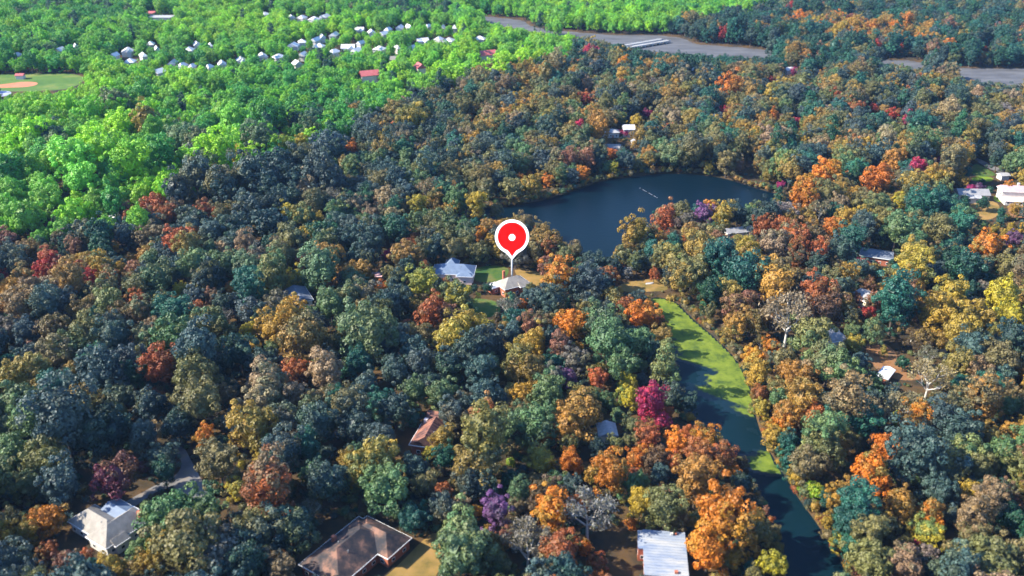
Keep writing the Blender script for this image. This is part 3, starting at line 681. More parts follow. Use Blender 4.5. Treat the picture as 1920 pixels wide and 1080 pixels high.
def tint_of(code, r):
    a, b, _ = PAL[code]; j = r.uniform(.82, 1.15) * (1.3 if code in ('sg', 'yg', 'lg', 'bg') else 1); h = [r.uniform(.9, 1.1) for _ in range(3)]
    f = lambda c: tuple(min(.62, max(.004, v * ALB * j * k)) for v, k in zip(lin(c), h))
    if code not in ('sg', 'yg', 'lg', 'bg', 'te', 'dg', 'cr', 'ma', 'pu') and r.random() < .7:
        c = PAL[r.choice(('ol', 'gy', 'gr', 'oa', 'sl', 'gr', 'ol', 'am'))][0]; k = r.uniform(.25, .6); b = tuple(u * (1 - k) + v * k for u, v in zip(b, c))
    return f(a), f(b)

# the trees one can pick out in the photograph: per tile (offset in the photo), x y width in thirds of a pixel, colour [shape]
PICKED = [
((0, 0), """60 960 190 bg;190 960 170 lg;330 830 150 gr;330 900 190 yg;420 900 190 lg;540 860 190 yg;640 960 170 bg;720 900 190 yg;460 1010 170 lg;900 870 170 bg;1000 770 150 gr;830 820 130 lg;860 740 130 lg;
1230 860 180 yg;1100 800 150 gr;1170 920 170 gr;1400 860 170 yg;1370 770 150 lg;1450 790 140 gr;1390 700 100 lg;1320 680 200 lg;1500 650 200 bg;1620 740 60 li;1690 800 90 ye;1620 830 80 li;1740 760 110 yg;
1850 670 100 lg;1860 730 120 yg;1100 590 90 yg;1160 570 70 gr;640 580 160 gr;790 540 140 bg;260 640 110 yg;90 620 100 bg;560 630 110 lg;180 770 200 yg;60 760 130 sg;290 780 130 dg;240 870 140 bg;60 830 120 yg;
700 690 160 yg;820 690 130 gy;1900 740 60 ru;1850 840 170 sl;1700 880 200 dk;1560 920 180 dk;1400 980 210 sl;1250 1030 200 dk;1100 990 190 sl;1000 1060 150 dk;1720 1040 120 tn;1330 1010 50 am;1240 960 50 li;1340 870 110 ye;950 1010 130 yg;920 1050 70 dr;1640 1000 160 dk;1800 960 200 sl;1500 1040 160 dk"""),
((0, 360), """60 100 150 lg;150 140 170 lg;270 60 150 lg;420 110 170 yg;540 60 120 lg;640 60 120 bg;20 190 120 yg;90 200 100 sg;720 30 110 sg;780 20 120 yg;350 235 60 sg shrub;510 130 80 sg;
480 220 150 dk;560 230 120 dg;700 100 90 br;750 130 90 ru;840 130 90 dr;860 70 130 ru;930 130 110 ru;980 100 90 br;1150 90 100 ru;1240 110 90 ru;1310 100 60 tn;1050 130 120 dk;1190 230 140 sl;440 200 50 re;
1000 270 150 ru;1060 320 130 oa;880 230 120 br;800 260 100 br;40 265 110 dr;150 310 110 br;250 290 110 ol;420 310 80 dr;560 290 120 dg;600 330 40 gr shrub;640 310 60 am;740 350 100 am;30 380 140 sl;100 400 130 sl;
270 370 100 re;250 440 120 re;350 420 140 dr;440 430 120 ru;470 390 60 gy;580 420 100 gy;490 480 90 re;620 480 90 ru;750 440 80 dr;310 470 60 or;20 480 60 re;1380 310 110 tn;1290 360 90 tn;1510 350 80 tn;1460 345 30 or;
1640 260 140 ol;1720 250 50 gy;1820 240 140 dg;1790 150 70 ye;1620 110 80 ye;1730 30 110 br;1400 100 160 dk;1500 160 180 dk;1300 190 140 sl;1600 30 150 dk;
1090 410 170 gr;1000 440 150 sl;880 470 180 gr;760 520 150 ol;590 540 150 ol;400 500 150 oa;250 520 170 tn;130 490 120 am;60 580 120 am;150 560 160 br;30 640 110 am;110 640 150 br;250 640 150 sl;330 600 150 sl;470 560 100 te;
480 660 150 br;600 620 160 ol;770 610 110 ru;780 680 120 br;680 700 140 bk;620 760 150 sl;1400 430 140 gr tall;1520 470 190 ol;1390 540 150 te;1300 540 70 or;1200 590 90 dr;1010 550 70 ye;1700 400 80 dr;1800 420 190 gr;1650 490 90 ye;1840 540 90 dr;1900 500 60 am;
1330 620 120 sl;1250 640 120 dk;300 780 180 bk;150 780 160 sl;60 760 140 mv;640 800 200 sl;500 790 150 ol;380 870 200 ol;300 900 200 tn;180 930 150 sl;160 910 100 dr;60 960 120 te;970 820 210 gr;1180 740 200 gr;1110 680 90 ru;840 720 60 te;850 750 80 ru;
820 920 120 ol;900 980 170 ru;1110 900 230 sl;750 1040 120 dg;560 1000 240 sl;1100 1010 260 ol;1540 760 170 gy;1690 820 230 oa;1630 700 160 gy;1560 630 150 mv;1400 770 90 ye;1530 880 80 gr tall;1780 760 120 sl;1900 840 100 ol;1860 640 160 gr;
1660 1000 130 ru;1830 1000 200 tn;1500 1060 220 tn;100 1040 200 oa;1350 900 180 dk;1480 960 170 sl;200 1010 190 oa"""),
((640, 360), """60 190 110 sl;100 170 90 br;30 260 130 dk;150 270 150 dk;290 150 110 tn;210 150 40 tn;310 200 150 dg;430 80 90 ye tall;370 140 50 or;450 160 120 gr;530 110 80 am;560 170 150 ol;690 205 110 gr;820 188 70 te;760 70 100 ye;870 70 110 ol;1060 50 110 gy;
960 40 110 ol;270 350 60 ma;350 320 110 ru;420 270 80 ru;480 330 140 dk;640 310 130 ol;770 245 65 or;770 330 110 ol;550 300 100 dk;890 200 90 am;1040 185 110 br;1140 240 160 oa;980 330 130 mv;880 330 80 gy;1100 340 110 br;1160 320 100 ru;1170 400 120 dr;1310 320 110 br;1250 370 90 ol;
1220 470 160 or;1340 440 80 dr;1410 390 120 sl;1470 410 70 sl;1475 460 70 ru;1400 510 180 sl;1610 445 60 gb;1590 350 110 ol;1650 230 130 am;1600 260 100 am;1670 160 100 gb;1760 330 110 te;1820 150 130 ru;1810 80 90 te;1870 80 80 gb bare;1800 270 70 or;1700 300 100 ol;1760 460 60 ru;1860 470 160 oa tall;1900 300 80 ru;
270 450 120 ol;470 430 90 ru;220 530 110 or;320 480 90 ol;450 510 140 ye;590 480 80 ru;545 500 50 ru;640 540 190 ye broad;700 590 140 gr;540 610 90 ru;470 600 80 am;440 650 90 oa;600 680 100 dr;500 680 150 ru;130 570 150 mv;50 580 130 ol;280 600 180 dk;
820 510 80 dg;940 590 170 mv bare;1020 640 70 or;1110 560 180 dk;1200 580 170 sl;1060 520 110 ol;1340 520 160 sl;1530 590 130 am;1590 660 100 ru;1660 600 110 sl;1700 690 150 or;1790 700 120 ru;1800 800 110 oa;1275 640 50 te cone;1300 740 150 or;1460 720 190 gr;1500 840 240 gr;1660 850 170 gr;960 640 80 te cone;
990 720 130 te;1090 740 130 dr;1190 740 110 br;880 680 80 bk;150 780 280 gr;60 760 150 gr;230 860 130 sl;370 740 50 dr;460 800 120 ol;650 800 220 gy;700 760 170 gy;820 750 90 ye;620 860 150 ol;830 840 180 sl;720 900 180 sl;1080 850 150 gy;1000 950 180 gy;1050 1000 160 oa;1230 880 150 dr;1310 940 140 mv;1200 960 120 te;
1190 1020 110 gb;1260 1040 100 pu;1430 1010 90 gy;1610 1060 90 ye;1820 980 170 ol cone;1340 870 40 gy;830 960 120 gr;780 1020 150 sl;450 980 160 sl;100 960 160 te;300 1000 150 sl;600 980 170 dk;1580 960 170 gr;1740 890 120 dk"""),
((1280, 360), """80 70 80 te;160 85 90 or;120 120 100 pu;30 150 80 mv;230 130 100 gy tall;310 120 110 dk;395 100 100 gr;280 60 90 br;40 220 100 oa;110 220 90 br;20 280 60 or;560 110 140 gb;690 60 110 br;680 20 150 or;780 60 140 tn bare;690 140 90 am;930 50 60 gy;920 140 110 gy;1100 70 130 ol;1230 40 80 ye;1360 60 160 te;1480 80 130 te;
1600 100 120 gr;1700 25 110 dg;1800 90 70 te;1880 60 90 am tall;100 310 180 oa;220 310 100 dr;350 290 170 gy;190 440 60 or;340 460 210 te;160 560 130 dg tall;260 570 120 oa;50 470 120 ol tall;500 280 100 tn;620 230 140 ru;750 250 110 bk;760 340 130 ru;840 220 95 or;950 250 130 te tall;890 330 130 sl;1010 180 130 sl;1140 150 130 ol;1210 200 150 gr;
1310 170 120 ol;1120 250 100 dk;1440 230 170 ol;1560 180 130 te;1650 250 160 sl;1720 300 170 or;1620 370 100 or;1510 290 130 te;1320 360 170 gy;1290 430 170 gy;1250 500 120 ol;1450 350 100 br;1600 440 200 dg;1430 460 100 sl;1840 420 150 br;1870 260 80 pu;1820 230 70 gy;1890 210 60 gy;1180 400 60 dg;1140 440 35 ye shrub;990 375 40 ma shrub;1000 430 110 sl;
560 420 100 br;520 520 200 am;630 480 110 br;690 470 80 bk;760 570 180 ru;640 600 50 cr;840 480 130 ol;920 470 100 gy;900 550 120 sl;860 590 100 tn;970 590 80 dr;800 660 180 bk;1055 520 50 dr;1080 590 110 dr;1040 680 80 re;1200 600 210 te tall;1080 760 150 gr;320 630 160 dr;390 720 140 am;600 680 240 tn bare;300 760 120 am;250 790 60 gy;
730 800 210 ol;960 850 100 gy;950 780 80 gr;1135 870 70 gy cone;1250 930 120 dg;1390 890 130 mv bare;1300 770 90 br bare;1340 830 110 bk;1500 580 170 gy;1450 680 200 gy;1640 700 170 gy;1800 600 190 ye;1850 690 130 ye;1690 560 100 mv;1560 780 180 gy;1450 830 110 am;1700 860 160 sl;1850 820 140 dk;400 920 110 or;500 860 90 or;560 920 150 ol;
830 910 230 gr;720 980 110 tn;900 1000 200 gr;420 1010 130 gy;640 1030 160 am;1000 940 120 sl;1400 1000 220 tn bare;1560 920 230 oa;1650 1000 150 br;1900 1000 100 am"""),
((0, 720), """80 100 200 gr;60 380 220 gr;250 420 220 ol;450 110 200 oa;350 200 300 sl;500 280 200 dk;150 560 150 ol;850 110 180 dk;1130 110 230 ol;1150 300 110 or tall;1420 230 240 gy;1480 60 200 tn;1560 200 200 mv;1650 60 120 tn;1230 430 200 ol;1360 450 60 ye shrub;1330 590 110 ye;1510 590 270 ru;1720 360 180 te;1860 230 110 gr;1600 380 180 sl;
640 520 220 mr broad;810 470 90 mr shrub;920 480 150 dg;1200 580 120 dg shrub;950 700 330 gr;1150 690 250 gr;1050 900 330 ol;1220 950 280 mv;920 960 180 gy;260 760 170 or;150 830 110 gy;270 930 110 ru;40 760 90 dr;480 1000 120 ru;380 1000 130 dr;1570 950 60 or shrub;1850 550 200 sl;1450 820 250 sl;1650 800 230 dk;1380 1010 200 dk;60 1000 170 sl;1780 200 180 sl;640 260 190 dk;1000 230 170 dk"""),
((640, 720), """30 120 180 sl;220 100 120 te;80 240 180 dk;300 150 170 dk;400 170 120 te;560 60 140 gr;600 90 70 dr;690 80 90 mv;820 70 170 sl;620 160 170 sl;790 170 180 ru;1030 50 120 gy;1160 60 200 gr;1100 220 220 gr;1340 150 230 am;1270 240 150 am;1150 290 110 or;1430 60 90 gr;1610 70 120 ye;1750 60 100 ye;1870 60 130 sl;1740 100 150 cr;1800 210 100 cr;1840 130 100 ru;
570 290 150 gy;500 380 80 ye;800 300 260 ol;760 420 260 oa;580 420 110 te tall;190 430 270 gy;140 500 200 ol;250 580 250 gr;420 490 150 sl;470 560 130 br;580 620 110 ru;700 560 150 sl;800 560 150 sl;460 730 80 te cone;950 440 60 li shrub;950 530 110 dg;1120 420 150 ye;1280 330 120 ol;1290 440 140 or;1150 600 220 bk;1540 320 100 ol;1480 410 200 am;1520 500 180 or;
1670 420 120 or;1620 320 80 ol;1720 300 110 ru;1760 420 150 bk;1880 330 130 or;1860 420 130 ru;1650 560 150 gr;1390 690 260 gb bare;1180 720 190 or;870 710 170 pu;760 710 70 or;670 830 320 gr;700 960 300 gr;1050 850 290 mv bare;920 860 90 dr;1220 960 230 ru;1360 910 120 or shrub;900 1020 150 gr;590 1010 150 oa;820 810 50 gy;1680 680 120 ye;1740 740 80 gr;1630 780 80 or shrub;1820 700 180 ol;1800 620 100 dr;1880 760 130 br"""),
((1280, 720), """40 100 110 dk;60 230 160 ru;30 290 80 or;120 300 150 or;80 390 160 ru;210 400 140 ru;290 490 80 or;330 420 130 bk;80 520 200 am;230 620 160 am;340 560 120 dk;240 760 310 or;150 900 240 or;60 770 90 gy;270 960 150 gy;440 840 130 oa;470 690 70 dr;540 850 60 ol;500 1020 150 ye;440 50 110 ru;430 120 120 gy;540 90 110 gr;560 30 140 am;680 90 200 am;
800 80 80 sl;920 90 250 br;600 160 190 am;560 230 120 or;740 180 170 ru;460 270 140 gy;600 310 150 te;980 190 220 te;920 230 160 ol;790 280 210 gr;780 380 200 ol;700 460 180 br;960 290 120 ol;1070 80 100 sl;1230 140 80 li;1215 220 60 li shrub;1310 170 140 or;1310 270 160 am;1140 370 140 or;1060 500 210 or;970 550 100 am;1290 50 300 tn bare;1500 130 150 br;1700 60 200 am;1850 60 120 br;1450 190 150 sl;1560 270 200 sl;
1300 400 240 sl;1480 440 240 sl;1600 400 200 gr;1680 480 160 ol;1740 310 130 am;1900 230 60 gy;1890 460 70 dr;560 440 120 te;610 520 90 gy;640 590 90 ol;740 590 100 li;820 640 80 te;880 630 120 gy;980 680 200 te;940 780 180 te;810 770 70 gy;830 870 100 ye;920 900 150 te;1040 870 180 ol;1130 800 150 ol;1230 670 180 am;1390 720 160 or;1300 800 110 gy;1380 830 140 ye;1320 890 60 cr;1640 760 180 br;1720 650 160 br;
1830 620 120 dr;1640 850 160 br;1550 940 140 ol;1050 1000 220 ol;1250 1010 220 tn;1370 970 120 gb;900 980 60 re;940 1040 80 dr;1850 750 150 dg;1450 600 170 sl"""),
((640, 0), """1380 550 72 re;50 830 90 or;1690 770 100 am tall;1510 860 90 or;1360 1000 60 or;990 1010 60 or;1060 990 40 or;1160 1010 60 or;715 650 40 or;735 700 30 or;1060 690 40 or;890 630 60 am;780 590 40 or;1180 660 110 gy;1155 575 70 am;480 920 40 gy;800 780 80 gy;620 500 40 re;1720 640 50 ma;1660 680 70 ye;1800 640 110 br;1530 935 50 ye;1580 600 90 gr tall;1500 520 90 ol;1840 550 80 am;
1510 745 40 ma shrub;1560 745 40 ma shrub;1600 745 55 ma shrub;390 680 150 gy;270 780 120 gy;80 640 110 oa;260 640 110 oa;140 760 130 sl;320 620 120 oa;1850 880 130 gr;1900 990 120 ol"""),
((1280, 0), """1450 905 45 ma;225 625 50 cr;150 600 60 am;510 650 60 or;560 670 60 dr;640 685 50 cr;1070 610 60 re;1200 640 70 re;495 460 45 re;150 930 60 gy;120 985 45 or;490 990 70 gy;820 970 140 or;700 1050 120 or;1100 1000 150 or;1110 860 110 gy;1540 900 130 am tall;1590 990 90 gy;550 1040 40 ma;1620 1060 60 ma shrub;1665 1050 60 pu shrub;580 930 140 gr;1000 900 110 sl;1080 800 110 tn;
1260 840 130 am;900 850 80 gr;850 800 80 dr;500 780 140 tn;1500 740 80 gr;1780 840 50 gb bare;1760 790 60 gy;1500 640 140 tn;1840 1020 110 or;660 950 130 sl;1690 1010 60 dg shrub;1730 1060 60 dg shrub;890 390 60 gy;630 400 40 ma;1230 270 30 re;1700 275 30 re;270 490 110 or;140 590 70 am;860 980 60 dr;1850 640 40 or;1060 800 120 br;1200 900 130 am;400 820 100 ol;60 880 150 ol;250 900 110 br"""),
]
GREEN_EDGE = [(-400, 520), (-200, 470), (0, 440), (130, 425), (215, 405), (290, 385), (330, 355), (400, 320), (480, 300), (565, 278), (640, 240), (720, 190), (800, 155), (900, 125), (1000, 108), (1075, 92), (1082, 66), (1150, 60), (1222, 54), (1240, 38), (1290, 24), (1420, 1), (1500, -25), (2400, -120)]
gex, gey = zip(*GREEN_EDGE)

rt = random.Random(21)
TREES = []     # dicts x, y, R, kind, code, zs
tx = []
for (ox, oy), txt in PICKED:
    for e in txt.replace('\n', '').split(';'):
        q = e.split()
        if len(q) < 4: continue
        px, py, wp, code = ox + float(q[0]) / 3, oy + float(q[1]) / 3, float(q[2]) / 3, q[3]
        kind = q[4] if len(q) > 4 else rt.choice(('round', 'round', 'round', 'broad', 'tall'))
        zm = ZMID[kind]; R = 6.0
        for _ in range(5):
            x, y = at(px, py, zm * R + GZ); s = pr(x, y, zm * R + GZ)[2]; R = max(1.2, min(13.5, wp / s / 2 * 1.18))
        k = 1.0
        dk = -.006 if py > 352 and px > 1150 or py > 404 else .006
        while abs(k - 1) < .14 and (inside(LAKE, [x * k], [y * k])[0] or (k != 1 and dist_edge(LAKE, np.array([x * k]), np.array([y * k]))[0] < 2)): k += dk
        x, y, R = x * k, y * k, R * k; k = 0.0
        while k < 16 and inside(POND, [x], [y])[0]:
            k += 1; a, b = (1, 0) if px > np.interp(py, (560, 700, 800, 900, 1080), (1240, 1330, 1370, 1430, 1520)) else (-1, 0); x += a
        TREES.append(dict(x=x, y=y, R=R, kind=kind, code=code, zs=rt.uniform(.94, 1.08), picked=True))

# open water, yards and roofs that must stay in sight
def in_open(x, y, m=0):
    return False
KEEP = np.zeros((540, 960), bool)
YY, XX = np.mgrid[0:540, 0:960]; XX = XX * 2 + 1; YY = YY * 2 + 1
def keep_poly(px): KEEP[inside(px, XX, YY)] = True
for p in OPEN: keep_poly(p)
keep_poly([(1010, 388), (1060, 370), (1105, 352), (1135, 341), (1200, 334), (1245, 328), (1330, 332), (1385, 345), (1420, 358), (1455, 372), (1390, 378), (1290, 368), (1240, 380), (1185, 408), (1165, 440), (1145, 478), (1110, 470), (1070, 455), (1040, 440)])
keep_poly([(845, 402), (930, 395), (1010, 383), (1012, 402), (930, 408), (860, 410)])
keep_poly([(1215, 560), (1262, 562), (1330, 626), (1398, 700), (1408, 745), (1425, 820), (1462, 880), (1490, 930), (1535, 990), (1580, 1080), (1480, 1080), (1455, 1000), (1420, 900), (1390, 850), (1330, 790), (1290, 730), (1270, 650), (1235, 592)])
keep_poly([(890, 37), (980, 40), (990, 52), (1060, 61), (1150, 69), (1285, 73), (1300, 86), (1460, 98), (1440, 104), (1300, 102), (1230, 96), (1150, 80), (1080, 66), (990, 56), (950, 48)])
keep_poly([(1640, 115), (1700, 114), (1745, 125), (1700, 126)]); keep_poly([(1790, 134), (1930, 132), (1930, 158), (1870, 155), (1800, 146)])
for px, py, wp in FARKEEP: keep_poly([(px - wp * .5, py - 7), (px + wp * .5, py - 7), (px + wp * .42, py + 3), (px - wp * .42, py + 3)])
HP = []
for b in ([(138, 955), (255, 945), (255, 1005), (195, 1025), (138, 985)], [(600, 1075), (665, 985), (720, 985), (748, 1012), (690, 1075)], [(1190, 995), (1278, 1006), (1278, 1080), (1185, 1080)], [(778, 840), (784, 775), (820, 770), (820, 800), (800, 842)],
          [(1122, 797), (1152, 795), (1154, 816), (1128, 818)], [(537, 548), (570, 543), (582, 566), (550, 576)], [(817, 500), (890, 500), (894, 528), (870, 528), (850, 515), (820, 514)], [(922, 520), (960, 515), (985, 525), (975, 540), (925, 543)],
          [(1133, 236), (1183, 236), (1183, 250), (1133, 250)], [(1133, 270), (1162, 270), (1160, 279), (1133, 279)], [(1183, 262), (1195, 262), (1195, 282), (1183, 282)], [(1775, 340), (1822, 340), (1812, 364), (1785, 364)], [(1860, 328), (1900, 328), (1895, 364), (1860, 364)],
          [(1612, 548), (1628, 545), (1628, 572), (1612, 572)], [(1618, 470), (1668, 470), (1668, 492), (1640, 492)], [(1563, 622), (1580, 624), (1582, 640), (1563, 640)], [(1646, 692), (1676, 698), (1676, 714), (1655, 710)], [(1360, 428), (1408, 424), (1408, 436), (1362, 440)], [(212, 404), (230, 404), (230, 418), (214, 418)], [(703, 517), (719, 517), (719, 526), (703, 526)],
          [(1760, 650), (1770, 650), (1770, 668), (1760, 668)], [(31, 138), (46, 138), (46, 150), (31, 150)], [(1472, 128), (1484, 128), (1484, 140), (1472, 140)], [(1525, 132), (1535, 132), (1535, 142), (1525, 142)], [(1294, 129), (1304, 129), (1304, 140), (1294, 140)]):
    keep_poly(b); HP.append(b)
for t in TREES:
    if t['code'] in ('re', 'cr', 'ma', 'pu', 'or', 'ye', 'li', 'mr'):
        px, py, q = pr(t['x'], t['y'], ZMID[t['kind']] * t['R'] + GZ); q *= t['R'] * (.85 if t['code'] in ('re', 'cr', 'ma', 'pu') else .6)
        KEEP[(XX - px) ** 2 + (YY - py) ** 2 < q * q] = True; t['vivid'] = True
KC = np.pad(np.cumsum(np.cumsum(KEEP.astype(np.int32), 0), 1), ((1, 0), (1, 0)))
def keep_hits(px, py, rx, ry):
    x0, x1 = int(np.clip((px - rx) / 2, 0, 960)), int(np.clip((px + rx) / 2, 0, 960)); y0, y1 = int(np.clip((py - ry) / 2, 0, 540)), int(np.clip((py + ry) / 2, 0, 540))
    if x1 <= x0 or y1 <= y0: return 0
    return (KC[y1, x1] - KC[y0, x1] - KC[y1, x0] + KC[y0, x0]) / ((x1 - x0) * (y1 - y0))

for t in TREES:
    if t.get('vivid'): continue
    for f in (1 / 1.18, .85, .85):
        px, py, s = pr(t['x'], t['y'], ZMID[t['kind']] * t['R'] + GZ)
        if keep_hits(px, py, t['R'] * s * .9, t['R'] * s * .95) > (.10 if f < .849 and f > .84 else .22): t['R'] *= f
for b in HP:                          # nothing may stand right across a roof that the photograph shows
    bx0, bx1, by0, by1 = min(q[0] for q in b), max(q[0] for q in b), min(q[1] for q in b), max(q[1] for q in b)
    for t in TREES:
        for _ in range(4):
            px, py, s = pr(t['x'], t['y'], ZMID[t['kind']] * t['R'] + GZ); q = t['R'] * s
            if py < by0 or q < 5: break
            ox = min(bx1, px + q * .85) - max(bx0, px - q * .85); oy = min(by1, py + q) - max(by0, py - q * .9)
            if ox > 0 and oy > 0 and ox * oy > .33 * (bx1 - bx0) * (by1 - by0): t['R'] *= .84
            else: break
# the rest of the wood on a jittered grid, thinned where the ground is open
xs, ys = [], []
y = 186.0; row = 0
while y < 1760:
    sp = 9.4 if y < 700 else 10.0
    half = (y * C_ + H_ * S_) * 960 / F_ * 1.10 + 25
    n = int(2 * half / sp)
    X_ = -half + (np.arange(n) + .5 * (row % 2)) * sp; xs.append(X_); ys.append(np.full(n, y)); y += sp * .87; row += 1
CX = np.concatenate(xs); CY = np.concatenate(ys)
CX += rng.uniform(-3.6, 3.6, CX.shape); CY += rng.uniform(-3.6, 3.6, CY.shape)
bad = np.zeros(CX.shape, bool)
for P in WATERS:
    bad |= inside(P, CX, CY) | (dist_edge(P, CX, CY) < 4)
for p in OPEN:
    bad |= inside(pts_at(p), CX, CY)
for hx, hy, hr in HOUSES:
    bad |= np.hypot(CX - hx, CY - hy) < hr * .8 + 3.5
PX_ = np.array([t['x'] for t in TREES]); PY_ = np.array([t['y'] for t in TREES]); PR_ = np.array([t['R'] for t in TREES])
def lowfreq(x, y, s, o): return math.sin(x / s + o) + math.sin(y / s * 1.3 + 2 * o) + math.sin((x + y) / s * .7 + 3 * o)
def zone_code(px, py, x, y, r, lift=0):
    if py - lift < np.interp(px, gex, gey) + r.uniform(-4, 4):
        n = lowfreq(x, y, 60, 1.3) + r.uniform(-1.6, 1.6) + (.7 if y > 850 else .2)
        return 'yg' if n > 1.5 else 'lg' if n > .6 else 'sg' if n > -.9 else 'bg' if n > -1.9 else r.choice(('gr', 'bg', 'bg', 'dg'))
    def pick(d):
        t = r.uniform(0, sum(d.values()))
        for k, v in d.items():
            t -= v
            if t <= 0: return k
        return k
    if py < 130 and px > 1150:
        n = lowfreq(x, y, 55, .4) + r.uniform(-1.4, 1.4)
        if n > 1.9: return r.choice(('or', 'am', 'gy', 'am'))
        return pick(dict(te=4, dg=4, dk=2.5, sl=1.5, ol=1.5, am=.4, dr=.2, re=.1))
    if px > 850 and py < 345:
        n = lowfreq(x, y, 40, 2.2) + r.uniform(-1.2, 1.2)
        if n > 1.7: return pick(dict(am=2.5, gy=2.5, oa=3.5, ru=.5, tn=1.2, ol=3))
        return pick(dict(sl=3.2, dk=3.2, ol=3.4, gr=2.2, oa=1.7, tn=.8, br=.6, te=1.2, gy=1, am=.7, ru=.2, dr=.12, cr=.06))
    if py < 470 and px <= 1010:
        return pick(dict(dk=4, sl=4, dg=2.4, ol=2.2, oa=.7, br=.3, gr=1.6, ru=.15 if px > 450 else .8, am=.2))
    if px < 900: return pick(dict(sl=4, dk=3.5, ol=2.4, br=.5, tn=.6, oa=1.2, te=1, gr=1.2))
    if px < 1300: return pick(dict(sl=3, dk=3, ol=2, br=1.3, oa=1.2, ru=.6, gr=1))
    return pick(dict(ol=2.4, oa=2.2, am=1.6, dk=2, br=1.5, sl=2, gy=.8, te=.8, gr=1))
for i in np.nonzero(~bad)[0]:
    x, y = float(CX[i]), float(CY[i]); px0, py0, s0 = pr(x, y, 14)
    green = py0 < np.interp(px0, gex, gey)
    R = rt.uniform(4.8, 8.8) if y < 800 else rt.uniform(5.0, 9.0)
    if py0 > 330 or (green and py0 > 220):
        gap = np.min(np.hypot(PX_ - x, PY_ - y) - PR_ * .92)
        R = min(R, gap + 1.2)
        if R < 2.6: continue
        pass
    if green and py0 < 200: R *= .84
    kind = rt.choice(('round', 'round', 'round', 'broad', 'tall', 'round')) if R > 3 else 'round'
    if not green and rt.random() < .035: kind = 'bare'
    if rt.random() < .015: kind = 'cone'
    zs_ = rt.uniform(.82, 1.22)
    for att in range(3):
        zm = ZMID[kind] * zs_; px, py, s = pr(x, y, zm * R + GZ)
        hit = keep_hits(px, py, R * s * .8, R * s * .95 * (1.3 if kind == 'tall' else 1))
        if hit < .05: break
        R *= .66; kind = 'round'
    if hit >= .05 or R < 2.3: continue
    if kind == 'bare': code = rt.choice(('tn', 'gb', 'mv', 'br'))
    elif kind == 'cone': code = 'dg'
    else: code = zone_code(px, py, x, y, rt, R * s * .9)
    if kind not in ('bare', 'cone') and py > 330 and rt.random() < .62:      # stands of one kind: take after the tree it stands beside
        nb = int(np.argmin(np.hypot(PX_ - x, PY_ - y) - PR_))
        if TREES[nb]['code'] not in ('re', 'cr', 'ma', 'pu', 'mr', 'li', 'gb', 'ye', 'or') + (('dr', 'ru', 'br', 'bk', 'mv') if px < 1000 else ()): code = TREES[nb]['code']
    TREES.append(dict(x=x, y=y, R=R, kind=kind, code=code, zs=zs_, picked=False))

# trees drawn back to front into a small item buffer: the ones that show largest become objects of their own
IDB = np.full((270, 480), -1, np.int32)
order = sorted(range(len(TREES)), key=lambda i: -TREES[i]['y'])
for i in order:
    t = TREES[i]; zm = ZMID[t['kind']] * t['R'] * t['zs']; px, py, s = pr(t['x'], t['y'], zm + GZ); t['px'], t['py'] = px, py
    rx = t['R'] * s / 4; ry = t['R'] * s / 4 * (1.3 if t['kind'] == 'tall' else .95)
    x0, x1, y0, y1 = int(px / 4 - rx), int(px / 4 + rx) + 1, int(py / 4 - ry), int(py / 4 + ry) + 1
    x0, y0, x1, y1 = max(0, x0), max(0, y0), min(480, x1), min(270, y1)
    if x1 <= x0 or y1 <= y0: continue
    gy_, gx_ = np.mgrid[y0:y1, x0:x1]
    IDB[y0:y1, x0:x1][((gx_ + .5 - px / 4) / max(rx, .6)) ** 2 + ((gy_ + .5 - py / 4) / max(ry, .6)) ** 2 < 1] = i
vis = np.bincount(IDB[IDB >= 0], minlength=len(TREES))
N_SINGLE = 318
single = sorted(range(len(TREES)), key=lambda i: -vis[i] * (4.0 if TREES[i]['picked'] and TREES[i]['code'] in ('re', 'cr', 'ma', 'pu') else 1.0))[:N_SINGLE]
single_set = set(single)

LAND.append(('the narrow green pond', *at(1330, 700))); LAND.append(('the curved driveway', *at(358, 880))); LAND.append(('the dark lake', *at(1210, 400)))
LAND.append(('the bare brown yard', *at(1645, 670))); LAND.append(('the lower bend of the pond', *at(1430, 870))); LAND.append(('the bottom end of the pond', *at(1520, 1040)))
LAND.append(('the long red roofed building', *at(693, 150))); LAND.append(('the dry lawn', *at(780, 1060)))
LP = np.array([(a, b) for _, a, b in LAND])
SHAPE_W = {'round': 'round', 'broad': 'broad', 'tall': 'tall', 'cone': 'pointed', 'bare': 'bare branched', 'shrub': 'low bushy'}
buckets = {}
for i in single:
    t = TREES[i]; d = np.hypot(LP[:, 0] - t['x'], (LP[:, 1] - t['y']) * .9); j = int(np.argmin(d))
    lx, ly, _ = pr(LP[j, 0], LP[j, 1], 4); dx, dy = t['px'] - lx, (t['py'] - ly) * 1.25
    rel = ('left of' if dx < 0 else 'right of') if abs(dx) > abs(dy) else ('behind' if dy < 0 else 'in front of')
    t['lm'], t['rel'], t['ld'] = LAND[j][0], rel, float(d[j])
    shape = SHAPE_W[t['kind']] if t['kind'] in ('cone', 'bare', 'shrub', 'tall') else ''
    t['look'] = (('big ' if t['R'] > 8.5 else 'small ' if t['R'] < 4.2 else '') + (shape + ' ' if shape else '') + PAL[t['code']][2]).strip()
    buckets.setdefault((t['look'], rel, t['lm']), []).append(i)
for k, v in buckets.items():
    v.sort(key=lambda i: TREES[i]['ld'])
    for n, i in enumerate(v):
        t = TREES[i]; noun = 'shrub' if t['kind'] == 'shrub' else 'tree'
        if len(v) == 1: lab = f"{t['look']} {noun} {t['rel']} {t['lm']}"
        else: lab = f"{ORD[min(n, 19)]} {t['look']} {noun} {t['rel']} {t['lm']}" 
        t['label'] = lab[0].lower() + lab[1:]

